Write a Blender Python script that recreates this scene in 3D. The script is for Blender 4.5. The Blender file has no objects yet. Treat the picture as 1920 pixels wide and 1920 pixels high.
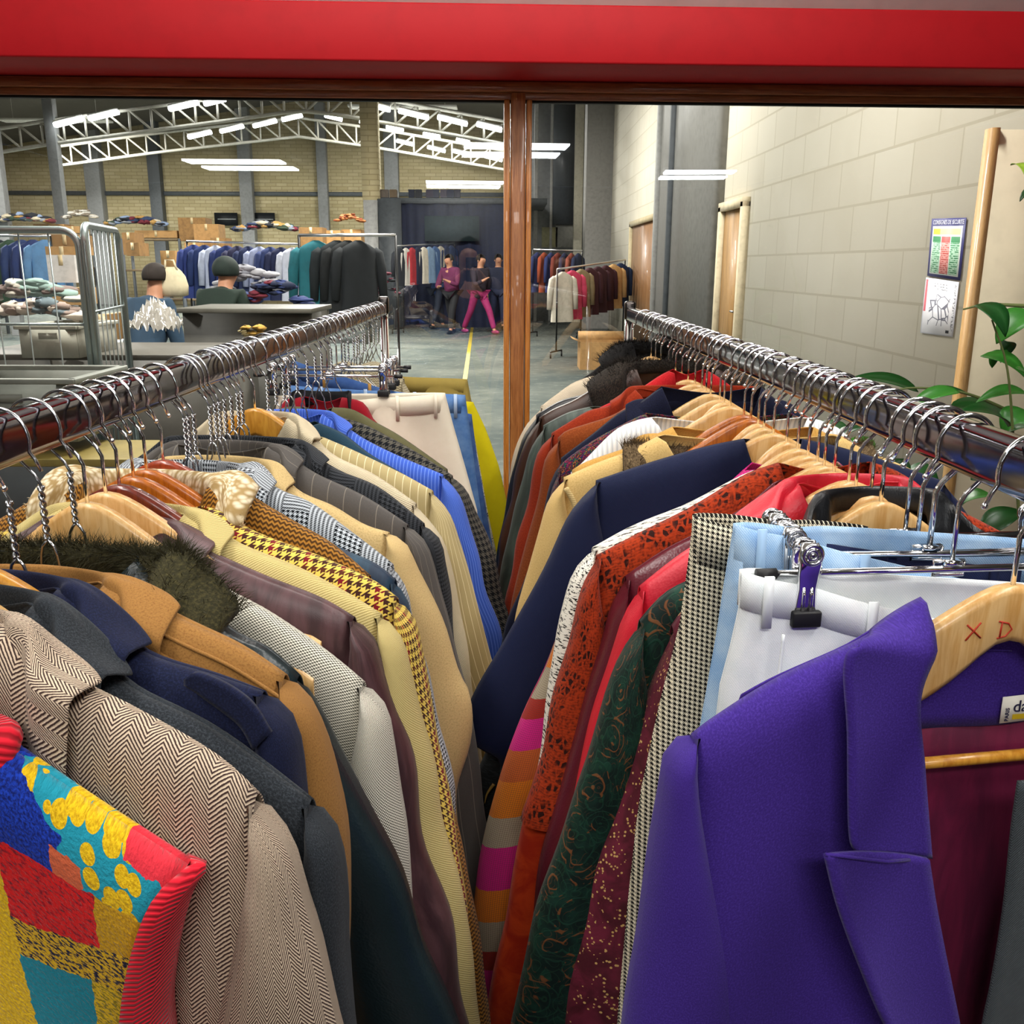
# A second-hand clothes shop: two packed rails before a glass wall, a sorting hall beyond
import bpy, math, random
import numpy as np
from mathutils import Vector
random.seed(7); rng = np.random.default_rng(11)
SC = bpy.context.scene
EXPOSURE, WORLD = 0.0, .2
SHOP_LIGHTS = [(-1.1, .3, 34, .35, 1.6), (1.1, .3, 34, .35, 1.6), (0, 1.7, 30, 1.6, .35), (0, -1.6, 60, 1.6, .5)]  # unseen lights added over the aisle as key illumination
HALL_LIGHTS = [(-7, 7, 4.9, 330), (-1.0, 5, 4.6, 560), (-.8, 10.5, 4.8, 560), (-10, 15, 5., 1100), (-2, 16.5, 5., 900), (-13, 29, 5.4, 2000), (-3, 29, 5.8, 1800)]  # unseen lights added to brighten the hall and its right wall
COL = SC.collection
# ------------------------------------------------------------------ camera, world, light, exposure
F = 1760.0; HC = 1.45
def cam_axes(tilt=14.71, yaw=.326, roll=.2):
    t, y, r = map(math.radians, (tilt, yaw, roll))
    f = np.array([math.sin(y)*math.cos(t), math.cos(y)*math.cos(t), -math.sin(t)])
    rt = np.array([math.cos(y), -math.sin(y), 0.]); up = np.cross(rt, f)
    return f, rt*math.cos(r)+up*math.sin(r), up*math.cos(r)-rt*math.sin(r)
FW, RT, UP = cam_axes(); CAM = np.array([0., 0., HC])
cd = bpy.data.cameras.new('camera'); cam = bpy.data.objects.new('camera', cd); COL.objects.link(cam)
from mathutils import Matrix
cam.matrix_world = Matrix(((RT[0], UP[0], -FW[0], 0), (RT[1], UP[1], -FW[1], 0), (RT[2], UP[2], -FW[2], HC), (0, 0, 0, 1)))
cd.sensor_width = 36; cd.lens = 36*F/1920; cd.clip_start = .05; cd.clip_end = 200
SC.camera = cam
SC.view_settings.view_transform = 'Standard'; SC.view_settings.look = 'None'
SC.view_settings.exposure = EXPOSURE; SC.view_settings.gamma = 1
SC.view_settings.use_curve_mapping = False
w = bpy.data.worlds.new('world'); SC.world = w; w.use_nodes = True
w.node_tree.nodes['Background'].inputs[0].default_value = (.75, .85, 1, 1)
w.node_tree.nodes['Background'].inputs[1].default_value = WORLD
def area(name, loc, size, power, color=(1, .97, .92), rot=(0, 0, 0)):
    l = bpy.data.lights.new(name, 'AREA'); l.shape = 'RECTANGLE'; l.size, l.size_y = size
    l.energy = power; l.color = color
    o = bpy.data.objects.new(name, l); o.location = loc; o.rotation_euler = rot; COL.objects.link(o); return o
for i, (x, y, p, sx, sy) in enumerate(SHOP_LIGHTS): area('shop_key_light', (x, y, 2.93), (sx, sy), p)
for i, (x, y, z, p) in enumerate(HALL_LIGHTS): area('hall_fill_light', (x, y, z), (3, .5), p, (1, .97, .9))
# ------------------------------------------------------------------ helpers
def ray(px, py): return FW*F + RT*(px-960) + UP*(960-py)
def P(px, py, D):                       # the point of the place seen at a photo pixel, at depth y = D
    d = ray(px, py); return CAM + d*(D/d[1])
def proj(p):
    d = np.asarray(p)-CAM; z = d@FW
    return 960+F*(d@RT)/z, 960-F*(d@UP)/z
def lin(h):
    h = h.lstrip('#'); c = [int(h[i:i+2], 16)/255 for i in (0, 2, 4)]
    return tuple(x/12.92 if x <= .04045 else ((x+.055)/1.055)**2.4 for x in c)+(1.,)
class M:                                # collects shapes, then links them as ONE mesh object
    def __init__(s): s.v = []; s.f = []; s.uv = []; s.mi = []
    def add(s, vs, fs, uvs=None, m=0):
        b = len(s.v); s.v += [tuple(map(float, p)) for p in vs]
        for f in fs:
            s.f.append([b+i for i in f]); s.mi.append(m)
            s.uv.append([tuple(uvs[i]) for i in f] if uvs is not None else [(0, 0)]*len(f))
        return s
    def box(s, c, sz, rz=0, m=0, bev=0):
        x, y, z = [a/2 for a in sz]
        pts = np.array([(a, b, d) for a in (-x, x) for b in (-y, y) for d in (-z, z)])
        R = np.array([[math.cos(rz), -math.sin(rz), 0], [math.sin(rz), math.cos(rz), 0], [0, 0, 1]])
        uv = [(p[0]+p[1], p[2]) for p in pts]
        return s.add(pts@R.T+np.array(c), [(0, 1, 3, 2), (4, 6, 7, 5), (0, 4, 5, 1), (2, 3, 7, 6), (0, 2, 6, 4), (1, 5, 7, 3)], uv, m)
    def grid(s, G, UV=None, closed=False, m=0):
        n, k = G.shape[:2]; vs = G.reshape(-1, 3); uv = None if UV is None else UV.reshape(-1, 2)
        fs = []
        for i in range(n-1):
            for j in range(k if closed else k-1):
                j2 = (j+1) % k; fs.append((i*k+j, i*k+j2, (i+1)*k+j2, (i+1)*k+j))
        return s.add(vs, fs, uv, m)
    def tube(s, pts, r, seg=8, m=0, cap=True, flat=1.0, ref=None):
        P_ = np.array(pts, float); n = len(P_); r = np.full(n, r) if np.isscalar(r) else np.array(r, float)
        T = np.gradient(P_, axis=0); T /= np.linalg.norm(T, axis=1)[:, None]+1e-12
        a = np.array(ref if ref is not None else ((0, 0, 1.) if abs(T[0][2]) < .9 else (1., 0, 0)), float)
        rings = []
        L = np.concatenate([[0], np.cumsum(np.linalg.norm(np.diff(P_, axis=0), axis=1))])
        for i in range(n):
            b = np.cross(T[i], a); b /= np.linalg.norm(b)+1e-12; a = np.cross(b, T[i])
            th = np.arange(seg)*2*math.pi/seg
            rings.append(P_[i]+r[i]*(np.cos(th)[:, None]*a+flat*np.sin(th)[:, None]*b))
        G = np.array(rings); UV = np.zeros((n, seg, 2)); UV[:, :, 0] = np.arange(seg)/seg*.02; UV[:, :, 1] = L[:, None]
        s.grid(G, UV, True, m)
        if cap:
            b = len(s.v)-n*seg
            for ring in (range(seg), range((n-1)*seg, n*seg)):
                s.f.append([b+i for i in ring]); s.mi.append(m); s.uv.append([(0, 0)]*seg)
        return s
    def lathe(s, prof, c=(0, 0, 0), seg=20, m=0):
        th = np.arange(seg)*2*math.pi/seg
        G = np.array([[(c[0]+r*math.cos(t), c[1]+r*math.sin(t), c[2]+z) for t in th] for r, z in prof])
        return s.grid(G, None, True, m)
    def ball(s, c, r, seg=12, sc=(1, 1, 1), m=0):
        G = np.array([[(c[0]+sc[0]*r*math.sin(p)*math.cos(t), c[1]+sc[1]*r*math.sin(p)*math.sin(t), c[2]+sc[2]*r*math.cos(p))
                       for t in np.arange(seg)*2*math.pi/seg] for p in np.linspace(0.001, math.pi-.001, seg//2+2)])
        return s.grid(G, None, True, m)
    def build(s, name, mat, parent=None, loc=None, smooth=True, bevel=0, solid=0, fix=True, weld=0):
        me = bpy.data.meshes.new(name); me.from_pydata(s.v, [], s.f)
        ul = me.uv_layers.new(name='UVMap'); flat = [c for f in s.uv for uv in f for c in uv]
        ul.data.foreach_set('uv', flat)
        for m_ in (mat if isinstance(mat, (list, tuple)) else [mat]): me.materials.append(m_)
        me.polygons.foreach_set('material_index', s.mi)
        if fix:
            import bmesh
            b = bmesh.new(); b.from_mesh(me)
            if weld: bmesh.ops.remove_doubles(b, verts=b.verts, dist=weld)
            bmesh.ops.recalc_face_normals(b, faces=b.faces); b.to_mesh(me); b.free()
        me.polygons.foreach_set('use_smooth', [smooth]*len(me.polygons)); me.update()
        o = bpy.data.objects.new(name, me); COL.objects.link(o)
        if parent is not None: o.parent = parent
        if loc is not None: o.location = loc
        if solid:
            md = o.modifiers.new('solid', 'SOLIDIFY'); md.thickness = solid; md.offset = 0
        if bevel:
            md = o.modifiers.new('bevel', 'BEVEL'); md.width = bevel; md.segments = 2; md.limit_method = 'ANGLE'
        return o
def tag(o, label=None, cat=None, group=None, kind=None):
    for k, v in (('label', label), ('category', cat), ('group', group), ('kind', kind)):
        if v: o[k] = v
    return o
def thing(name, label, cat, loc=(0, 0, 0), rz=0, group=None):
    o = bpy.data.objects.new(name, None); COL.objects.link(o); o.location = loc; o.rotation_euler = (0, 0, rz)
    o.empty_display_size = .05
    return tag(o, label, cat, group)
def dup(root, loc, rz=0, label=None, group=None):
    r = root.copy(); COL.objects.link(r); r.location = loc; r.rotation_euler = (0, 0, rz)
    tag(r, label, None, group)
    for ch in list(root.children):
        c = ch.copy(); COL.objects.link(c); c.parent = r
        for g in ch.children:
            d = g.copy(); COL.objects.link(d); d.parent = c
    return r
def struct(o, label=None):
    o['kind'] = 'structure'
    if label: o['label'] = label
    return o
def smooth(x): x = np.clip(x, 0, 1); return x*x*(3-2*x)
def catmull(pts, n):
    p = np.array(pts, float)
    if len(p) == 2: return p[0]+(p[1]-p[0])*np.linspace(0, 1, n)[:, None]
    p = np.vstack([2*p[0]-p[1], p, 2*p[-1]-p[-2]])
    L = np.concatenate([[0], np.cumsum(np.linalg.norm(np.diff(p[1:-1], axis=0), axis=1))]); out = []
    for s_ in np.linspace(0, L[-1], n):
        i = min(np.searchsorted(L, s_, 'right')-1, len(L)-2); t = (s_-L[i])/(L[i+1]-L[i]+1e-12)
        a, b, c, d = p[i], p[i+1], p[i+2], p[i+3]
        out.append(.5*((2*b)+(c-a)*t+(2*a-5*b+4*c-d)*t*t+(3*b-a-3*c+d)*t**3))
    return np.array(out)
# ------------------------------------------------------------------ materials
class N:
    def __init__(s, name):
        s.m = bpy.data.materials.new(name); s.m.use_nodes = True; s.t = s.m.node_tree; s.b = s.t.nodes['Principled BSDF']
    def n(s, ty, **k):
        o = s.t.nodes.new(ty)
        for a, v in k.items(): setattr(o, a, v)
        return o
    def put(s, sock, v):
        if isinstance(v, bpy.types.NodeSocket): s.t.links.new(v, sock)
        elif isinstance(v, str): sock.default_value = lin(v)
        else: sock.default_value = v
    def ma(s, op, a, b=0., c=None):
        o = s.n('ShaderNodeMath', operation=op); s.put(o.inputs[0], a); s.put(o.inputs[1], b)
        if c is not None: s.put(o.inputs[2], c)
        return o.outputs[0]
    def mix(s, f, a, b, bt='MIX'):
        o = s.n('ShaderNodeMix', data_type='RGBA', blend_type=bt); s.put(o.inputs[0], f); s.put(o.inputs[6], a); s.put(o.inputs[7], b)
        return o.outputs[2]
    def uv(s):
        if not hasattr(s, '_uv'):
            o = s.n('ShaderNodeUVMap'); x = s.n('ShaderNodeSeparateXYZ'); s.t.links.new(o.outputs[0], x.inputs[0]); s._uv = (o.outputs[0], x.outputs[0], x.outputs[1])
        return s._uv
    def obj(s): return s.n('ShaderNodeTexCoord').outputs['Object']
    def vec(s, x, y, z=0.):
        o = s.n('ShaderNodeCombineXYZ'); s.put(o.inputs[0], x); s.put(o.inputs[1], y); s.put(o.inputs[2], z); return o.outputs[0]
    def scale(s, v, k):
        o = s.n('ShaderNodeVectorMath', operation='MULTIPLY'); s.put(o.inputs[0], v); o.inputs[1].default_value = k if isinstance(k, tuple) else (k, k, k); return o.outputs[0]
    def noise(s, v, sc, det=3, rough=.6, dist=0):
        o = s.n('ShaderNodeTexNoise'); s.put(o.inputs['Vector'], v); o.inputs['Scale'].default_value = sc; o.inputs['Detail'].default_value = det
        o.inputs['Roughness'].default_value = rough; o.inputs['Distortion'].default_value = dist; return o.outputs[0]
    def voro(s, v, sc, feat='F1', rand=1.):
        o = s.n('ShaderNodeTexVoronoi', feature=feat); s.put(o.inputs['Vector'], v); o.inputs['Scale'].default_value = sc; o.inputs['Randomness'].default_value = rand
        return o.outputs[0], (o.outputs[1] if feat != 'DISTANCE_TO_EDGE' else None)
    def ramp(s, f, stops, interp='LINEAR'):
        o = s.n('ShaderNodeValToRGB'); e = o.color_ramp; e.interpolation = interp
        while len(e.elements) < len(stops): e.elements.new(.5)
        for el, (p, c) in zip(e.elements, stops): el.position = p; el.color = lin(c) if isinstance(c, str) else (c, c, c, 1)
        s.put(o.inputs[0], f); return o.outputs[0]
    def step(s, x, lo, hi):             # smooth 0..1 between lo and hi
        o = s.n('ShaderNodeMapRange', interpolation_type='SMOOTHSTEP'); s.put(o.inputs[0], x); o.inputs[1].default_value = lo; o.inputs[2].default_value = hi; return o.outputs[0]
    def stripe(s, x, period, duty):     # 1 inside the line
        return s.ma('LESS_THAN', s.ma('FRACT', s.ma('DIVIDE', x, period)), duty)
    def done(s, col, rough=.8, bump=None, bs=.3, bd=.001, metal=0, sheen=0, spec=.5, emit=None, es=1, sub=0, coat=0):
        b = s.b; s.put(b.inputs['Base Color'], col); s.put(b.inputs['Roughness'], rough); b.inputs['Metallic'].default_value = metal
        b.inputs['Specular IOR Level'].default_value = spec; b.inputs['Sheen Weight'].default_value = sheen; b.inputs['Coat Weight'].default_value = coat
        if sheen: b.inputs['Sheen Roughness'].default_value = .4
        if bump is not None:
            o = s.n('ShaderNodeBump'); o.inputs['Strength'].default_value = bs; o.inputs['Distance'].default_value = bd; s.put(o.inputs['Height'], bump)
            s.t.links.new(o.outputs[0], b.inputs['Normal'])
        if emit: s.put(b.inputs['Emission Color'], emit); b.inputs['Emission Strength'].default_value = es
        return s.m
MC = {}
def plain(c, rough=.6, metal=0, spec=.5, var=.12, sc=14, coat=0):
    k = ('p', c, rough, metal, spec, var, sc, coat)
    if k not in MC:
        n = N('paint_'+c.strip('#')); f = n.noise(n.obj(), sc, 4)
        d = n.mix(1., c, (1-var*1.6,)*3+(1,), 'MULTIPLY'); MC[k] = n.done(n.mix(n.step(f, .4, .7), c, d), rough, f, .15, .002, metal, spec=spec, coat=coat)
    return MC[k]
def glow(c, st):
    k = ('g', c, st)
    if k not in MC:
        n = N('lamp_glow'); MC[k] = n.done('#ffffff', .5, emit=c, es=st); MC[k].cycles.emission_sampling = 'NONE'
    return MC[k]
def chrome(rough=.08, c='#d8d8dc'):
    k = ('c', rough, c)
    if k not in MC:
        n = N('chrome'); f = n.noise(n.obj(), 40, 3); MC[k] = n.done(c, n.ma('ADD', rough, n.ma('MULTIPLY', f, .08)), metal=1)
    return MC[k]
def wood(c1, c2, rough=.35, sc=9, stretch=(14, 14, 1.5), coat=.3):
    k = ('w', c1, c2, rough, stretch)
    if k not in MC:
        n = N('wood'); v = n.scale(n.obj(), stretch); f = n.noise(v, sc, 5, .65, .6); g = n.noise(v, sc*5, 3)
        MC[k] = n.done(n.mix(n.step(n.ma('ADD', f, n.ma('MULTIPLY', g, .25)), .45, .85), c1, c2), rough, f, .1, .001, coat=coat)
    return MC[k]
def fabric(kind, c1, c2=None, s=.004, rough=.92, c3=None, bs=.35, sheen=.06, extra=None):
    k = ('f', kind, c1, c2, s, c3, str(extra), rough)
    if k in MC: return MC[k]
    n = N('fabric_'+kind); v, x, y = n.uv(); c2 = c2 or c1
    fz = n.noise(v, 1100, 3, .7); H = fz
    if kind == 'wool':
        f = n.noise(v, 1/s, 4, .75); col = n.mix(n.step(f, .42, .68), c1, c2); H = f
    elif kind == 'plain':
        f = n.noise(v, 60, 4); tw = n.ma('SINE', n.ma('MULTIPLY', n.ma('ADD', x, y), 2*math.pi/s)); col = n.mix(n.ma('ADD', n.ma('MULTIPLY', tw, .18), n.ma('MULTIPLY', f, .7)), c1, c2); H = tw
    elif kind == 'herring':
        W = .0095; t = n.ma('PINGPONG', x, W); q = n.ma('ADD', n.ma('MULTIPLY', y, .9), n.ma('MULTIPLY', t, 1.15))
        q = n.ma('ADD', q, n.ma('MULTIPLY', n.noise(v, 260, 2), .0012))
        f = n.ma('ADD', n.ma('MULTIPLY', n.ma('SINE', n.ma('MULTIPLY', q, 2*math.pi/s)), .8), n.ma('MULTIPLY', n.ma('SUBTRACT', fz, .5), 1.2)); col = n.mix(n.step(f, -.35, .45), c1, c2); H = f
    elif kind in ('hound', 'glen', 'check'):
        a = n.stripe(x, s, .5); b = n.stripe(y, s, .5); tw = n.stripe(n.ma('ADD', x, y), s/2, .5)
        same = n.ma('COMPARE', a, b, .1); f = n.ma('ADD', n.ma('MULTIPLY', same, a), n.ma('MULTIPLY', n.ma('SUBTRACT', 1., same), tw))
        if kind == 'glen':
            p = s*11; la = n.stripe(x, p, .5); lb = n.stripe(y, p, .5)
            sx = n.stripe(x, s*.8, .5); sy = n.stripe(y, s*.8, .5)
            f2 = n.ma('ADD', n.ma('MULTIPLY', la, sy), n.ma('MULTIPLY', n.ma('SUBTRACT', 1., la), n.ma('MULTIPLY', sx, .9)))
            both = n.ma('MULTIPLY', la, lb); f = n.ma('ADD', n.ma('MULTIPLY', both, f), n.ma('MULTIPLY', n.ma('SUBTRACT', 1., both), n.ma('ADD', n.ma('MULTIPLY', f2, .65), n.ma('MULTIPLY', tw, .35))))
        dark = c2
        if c3:
            dark = n.mix(n.stripe(x, s*4, .25), c2, c3); dark = n.mix(n.stripe(y, s*4, .25), dark, extra or c3)
        col = n.mix(f, c1, dark); H = n.ma('ADD', f, fz)
    elif kind == 'basket':
        a = n.stripe(x, s, .5); b = n.stripe(y, s*.8, .5); f = n.ma('COMPARE', a, b, .1); g = n.step(n.ma('ADD', n.ma('MULTIPLY', f, .55), n.ma('MULTIPLY', fz, .8)), .35, 1.05); col = n.mix(g, c1, c2); H = n.ma('SUBTRACT', 1., f)
    elif kind == 'twill':
        f = n.ma('SINE', n.ma('MULTIPLY', n.ma('ADD', x, n.ma('MULTIPLY', y, 1.3)), 2*math.pi/s)); g = n.ma('ADD', n.ma('MULTIPLY', f, .35), fz); col = n.mix(n.step(g, .2, .95), c1, c2); H = g
    elif kind == 'pin':
        f = n.stripe(x, s, extra or .1); g = n.mix(n.noise(v, 500, 3), c1, c3 or c1); col = n.mix(f, g, c2)
    elif kind == 'cord':
        f = n.ma('SINE', n.ma('MULTIPLY', x, 2*math.pi/s)); col = n.mix(n.step(f, -.2, .9), c1, c2); H = f
    elif kind == 'knit':
        t = n.ma('PINGPONG', x, s*.5); q = n.ma('SINE', n.ma('MULTIPLY', n.ma('ADD', y, t), 2*math.pi/s)); g = n.ma('ADD', q, n.ma('SUBTRACT', fz, .5)); col = n.mix(n.step(g, -.6, .5), c1, c2); H = g
    elif kind == 'denim':
        f = n.ma('SINE', n.ma('MULTIPLY', n.ma('ADD', x, y), 2*math.pi/.0022)); g = n.ma('ADD', n.ma('MULTIPLY', f, .12), n.ma('ADD', n.ma('MULTIPLY', fz, .45), n.ma('MULTIPLY', n.noise(v, 22, 3), .9))); col = n.mix(n.step(g, .45, 1.0), c1, c2)
    elif kind == 'leather':
        d, _ = n.voro(v, 420); g = n.noise(v, 18, 4); H = n.ma('ADD', n.ma('MULTIPLY', d, .4), n.ma('MULTIPLY', g, 1.2)); col = n.mix(g, c1, c2); sheen = 0
    elif kind == 'satin':
        g = n.noise(n.scale(v, (40, 9, 1)), 1, 4, .6, .6); col = n.mix(n.step(g, .38, .66), c1, c2); H = n.ma('ADD', n.ma('MULTIPLY', g, 2.), n.ma('MULTIPLY', fz, .3))
    elif kind == 'velvet':
        g = n.noise(v, 26, 4, .6, 1.); d, _ = n.voro(v, 1/s); dots = n.ma('LESS_THAN', d, .27); big = n.ma('GREATER_THAN', n.noise(v, 30, 2), .47)
        col = n.mix(n.step(g, .35, .7), c1, c2)
        if c3: col = n.mix(n.ma('MULTIPLY', dots, big), col, c3)
        H = n.ma('ADD', g, n.ma('MULTIPLY', fz, .4))
    elif kind == 'paisley':
        vv = n.n('ShaderNodeVectorMath', operation='ADD'); nz = n.n('ShaderNodeTexNoise'); n.put(nz.inputs['Vector'], v); nz.inputs['Scale'].default_value = 22
        n.put(vv.inputs[0], v); n.put(vv.inputs[1], n.scale(nz.outputs[1], .03)); d, c = n.voro(vv.outputs[0], 26)
        rings = n.ma('SINE', n.ma('MULTIPLY', d, 32.)); e, _ = n.voro(vv.outputs[0], 60); fine = n.ma('SINE', n.ma('MULTIPLY', e, 24.))
        ln = n.step(rings, .72, .95); ln2 = n.step(fine, .82, .97)
        base = n.mix(n.step(n.noise(v, 40, 3), .4, .65), c1, c2); pick = n.ma('GREATER_THAN', n.noise(v, 34, 2), .52)
        col = n.mix(n.ma('MULTIPLY', ln2, .35), base, n.mix(pick, '#1e4a30', '#6a4020')); col = n.mix(n.ma('MULTIPLY', ln, .5), col, n.mix(pick, '#174434', c3)); H = n.ma('ADD', ln, ln2)
    elif kind == 'crochet':
        d, _ = n.voro(n.scale(v, (1, .7, 1)), 150, 'DISTANCE_TO_EDGE'); big = n.noise(v, 38, 2); row = n.ma('SINE', n.ma('MULTIPLY', n.ma('ADD', y, n.ma('MULTIPLY', n.noise(v, 60, 3), .012)), 2*math.pi/.0036))
        hole = n.ma('MULTIPLY', n.step(d, .12, .2), n.step(big, .42, .56)); lo_, _ = n.voro(n.scale(v, (1, .6, 1)), 330); g = n.ma('ADD', n.ma('MULTIPLY', row, .10), n.ma('ADD', n.ma('MULTIPLY', n.noise(v, 420, 3), .8), n.ma('MULTIPLY', lo_, .55)))
        col = n.mix(n.step(g, .2, .95), c2, c1); col = n.mix(hole, col, c3); H = n.ma('SUBTRACT', g, n.ma('MULTIPLY', hole, 2.))
    elif kind == 'dash':
        g = n.noise(n.scale(v, (70, 420, 1)), 1, 3, .6, .4); col = n.mix(n.step(g, .52, .58), c1, c2); H = g
    elif kind == 'bands':
        q = n.ma('FRACT', n.ma('DIVIDE', n.ma('ADD', y, n.ma('MULTIPLY', x, .3)), s)); base = n.ramp(q, extra, 'CONSTANT'); a = n.stripe(n.ma('ADD', x, y), .0055, .5); b = n.stripe(n.ma('SUBTRACT', x, y), .0055, .5)
        f = n.ma('COMPARE', a, b, .1); col = n.mix(n.ma('MULTIPLY', f, .45), base, c2); H = n.ma('SUBTRACT', fz, f)
    elif kind == 'mottle':
        d, c = n.voro(v, 1/s); col = n.ramp(n.ma('FRACT', n.ma('MULTIPLY', n.noise(v, .6/s, 3), 5.)), extra, 'CONSTANT'); H = d
    elif kind == 'fleece':
        d, _ = n.voro(v, 1/s); col = n.mix(n.step(d, .1, .8), c1, c2); H = n.ma('SUBTRACT', 1., d)
    MC[k] = n.done(col, rough, H, bs, .0012, sheen=sheen, spec=.25 if rough > .6 else .5)
    return MC[k]
# ------------------------------------------------------------------ racks, hangers, garments
XL, ZL, XR, ZR = -.36, HC-.121, .335, HC-.126
def hook_y(px, side):
    X, Z = (XL, ZL) if side == 'L' else (XR, ZR); a, b = .2, 4.
    for _ in range(50):
        m = (a+b)/2
        if (proj((X, m, Z-.04))[0] < px) == (side == 'L'): a = m
        else: b = m
    return m
CHR = chrome(.06, '#f0f0f2'); STEEL = chrome(.16, '#c9cace'); BLK = plain('#0c0c0d', .35, spec=.5); RUB = plain('#131314', .55)
W_PALE = wood('#eec486', '#d8a058', coat=.15); W_HONEY = wood('#e0a23e', '#c07a1e'); W_ORANGE = wood('#c8701a', '#9a4a0c'); W_RED = wood('#7c2a14', '#4e1409', coat=.6); W_RUST = wood('#a8401a', '#7a2a0e', coat=.6)
WOODS = {'pale': W_PALE, 'honey': W_HONEY, 'orange': W_ORANGE, 'mahogany': W_RED, 'russet': W_RUST}
def hook_pts(n=22, rr=.0225, stem=-.08):
    p = [(0, 0, stem), (0, 0, -.055), (0, 0, -.044), (-.004, 0, -.036), (-.014, 0, -.026)]
    for a in np.linspace(205, -18, n): p.append((rr*.98*math.cos(math.radians(a)), 0, rr*1.05*math.sin(math.radians(a))-.001))
    p.append((.0245, 0, -.013)); p.append((.0285, 0, -.022)); return p
def hanger_top(u, k=.7): return -.077-k*(math.sqrt(u*u+.022**2)-.022)
def wood_hanger(kind, hw=.212, kk=.7):
    t = thing('wooden_hanger', 'x', 'hanger'); m = M()
    us = np.linspace(-hw, hw, 41); G = []; UV = []
    for u in us:
        top = hanger_top(u, kk); h = .056-.020*min(abs(u)/.2, 1)-.02*smooth((abs(u)-hw+.022)/.022); h = max(h-.018*math.exp(-(u/.03)**2), .012)
        th = .0062+.003*smooth((abs(u)-.05)/.15); fwd = .012*(abs(u)/.21)**2
        sec = [(-1, .88), (-.72, 1), (.72, 1), (1, .88), (1, .12), (.72, 0), (-.72, 0), (-1, .12)]
        G.append([(u, a*th-fwd, top-h+b*h) for a, b in sec]); UV.append([(u, b*h) for a, b in sec])
    m.grid(np.array(G), np.array(UV), True)
    for e in (0, -1): m.add(G[e], [tuple(range(8))])
    m.build('hanger_body', WOODS[kind], t)
    h = M(); h.tube(hook_pts(), .0017, 8); h.ball((.0287, 0, -.0224), .0023, 8); h.build('hook', CHR, t)
    return t
def wire_hanger(hw=.19, ze=-.2):
    t = thing('wire_hanger', 'x', 'hanger'); h = M()
    h.tube(hook_pts(stem=-.045), .0013, 7); h.build('hook', STEEL, t)
    m = M(); z = np.linspace(-.045, -.088, 40); a = np.linspace(0, 6.5*math.pi, 40)
    for s in (0, math.pi): m.tube(np.stack([.0017*np.cos(a+s), .0017*np.sin(a+s), z], 1), .0013, 6)
    m.build('twisted_neck', STEEL, t)
    b = M()
    pts = [(0, 0, -.088), (.006, 0, -.096), (.008, 0, -.11), (.014, 0, -.122), (.03, 0, -.13+min(0, ze+.16)*.3), (hw*.7, 0, -.13+(ze+.13)*.68), (hw*.95, 0, ze+.006), (hw, 0, ze), (hw*.97, 0, ze-.006), (hw*.5, 0, ze-.006), (0, 0, ze-.006)]
    right = catmull(pts, 50); b.tube(right, .0013, 6); b.tube(right*np.array([-1, 1, 1]), .0013, 6); b.build('wire_frame', STEEL, t)
    return t
def clip_hanger():
    t = thing('clip_hanger', 'x', 'hanger')
    h = M(); h.tube(hook_pts(stem=-.088), .0019, 8); h.ball((.0287, 0, -.0224), .0025, 8); h.build('hook', CHR, t)
    b = M(); b.tube([(-.138, 0, -.094), (.138, 0, -.094)], .0028, 10); b.tube([(-.012, -.004, -.089), (.012, -.004, -.089), (.012, -.004, -.1), (-.012, -.004, -.1), (-.012, -.004, -.089)], .0016, 6); b.box((0, 0, -.089), (.012, .008, .004)); b.build('bar', CHR, t)
    for s in (-1, 1):
        e = M(); e.tube([(s*.136, 0, -.094), (s*.151, 0, -.094)], .0042, 10); e.build('end_cap', RUB, t)
        c = M(); x = s*.113
        for sy in (-1, 1):                                     # two pressed plates, hinged on the bar
            G = []
            for zz, yy, hw in ((-.070, .004, .0062), (-.077, .0068, .0090), (-.085, .008, .0090), (-.095, .0064, .0084), (-.105, .0058, .0072), (-.118, .0052, .0084), (-.128, .0042, .0105)):
                G.append([(x-hw, sy*(yy-.0016), zz), (x-hw*.75, sy*yy, zz), (x+hw*.75, sy*yy, zz), (x+hw, sy*(yy-.0016), zz)])
            c.grid(np.array(G))
            for dx in (-.003, .003): c.tube([(x+dx, sy*.0055, -.104), (x+dx, sy*.0068, -.110), (x+dx, sy*.0058, -.127)], .0011, 6)
        ck = c.build('clip', CHR, t, solid=.0009)
        r = M(); a = np.linspace(0, 2*math.pi, 26)
        for k in (-.0095, .0095): r.tube(np.stack([x+.0072*np.cos(a), np.full(26, k), -.0775+.0072*np.sin(a)], 1), .0016, 8, cap=False); r.tube(np.stack([x+.0036*np.cos(a), np.full(26, k), -.0775+.0036*np.sin(a)], 1), .0012, 8, cap=False)
        r.tube([(x, -.0105, -.0775), (x, .0105, -.0775)], .0016, 8); r.build('spring', STEEL, ck)
        j = M()
        for sy in (-1, 1): j.box((x, sy*.0062, -.128), (.0225, .0075, .0125))
        j.build('jaw', RUB, ck, bevel=.0015)
    return t
def fold(u, z, seed, amp=1.):
    r = np.random.default_rng(seed); o = np.zeros_like(u)
    for k in range(6):
        a, b, p = r.uniform(10, 60), r.uniform(2, 14), r.uniform(0, 6.28); o += np.sin(a*u+b*z+p)*r.uniform(.3, 1)/(1+a/30)
    return o*.0042*amp
NAMES = {}
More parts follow.
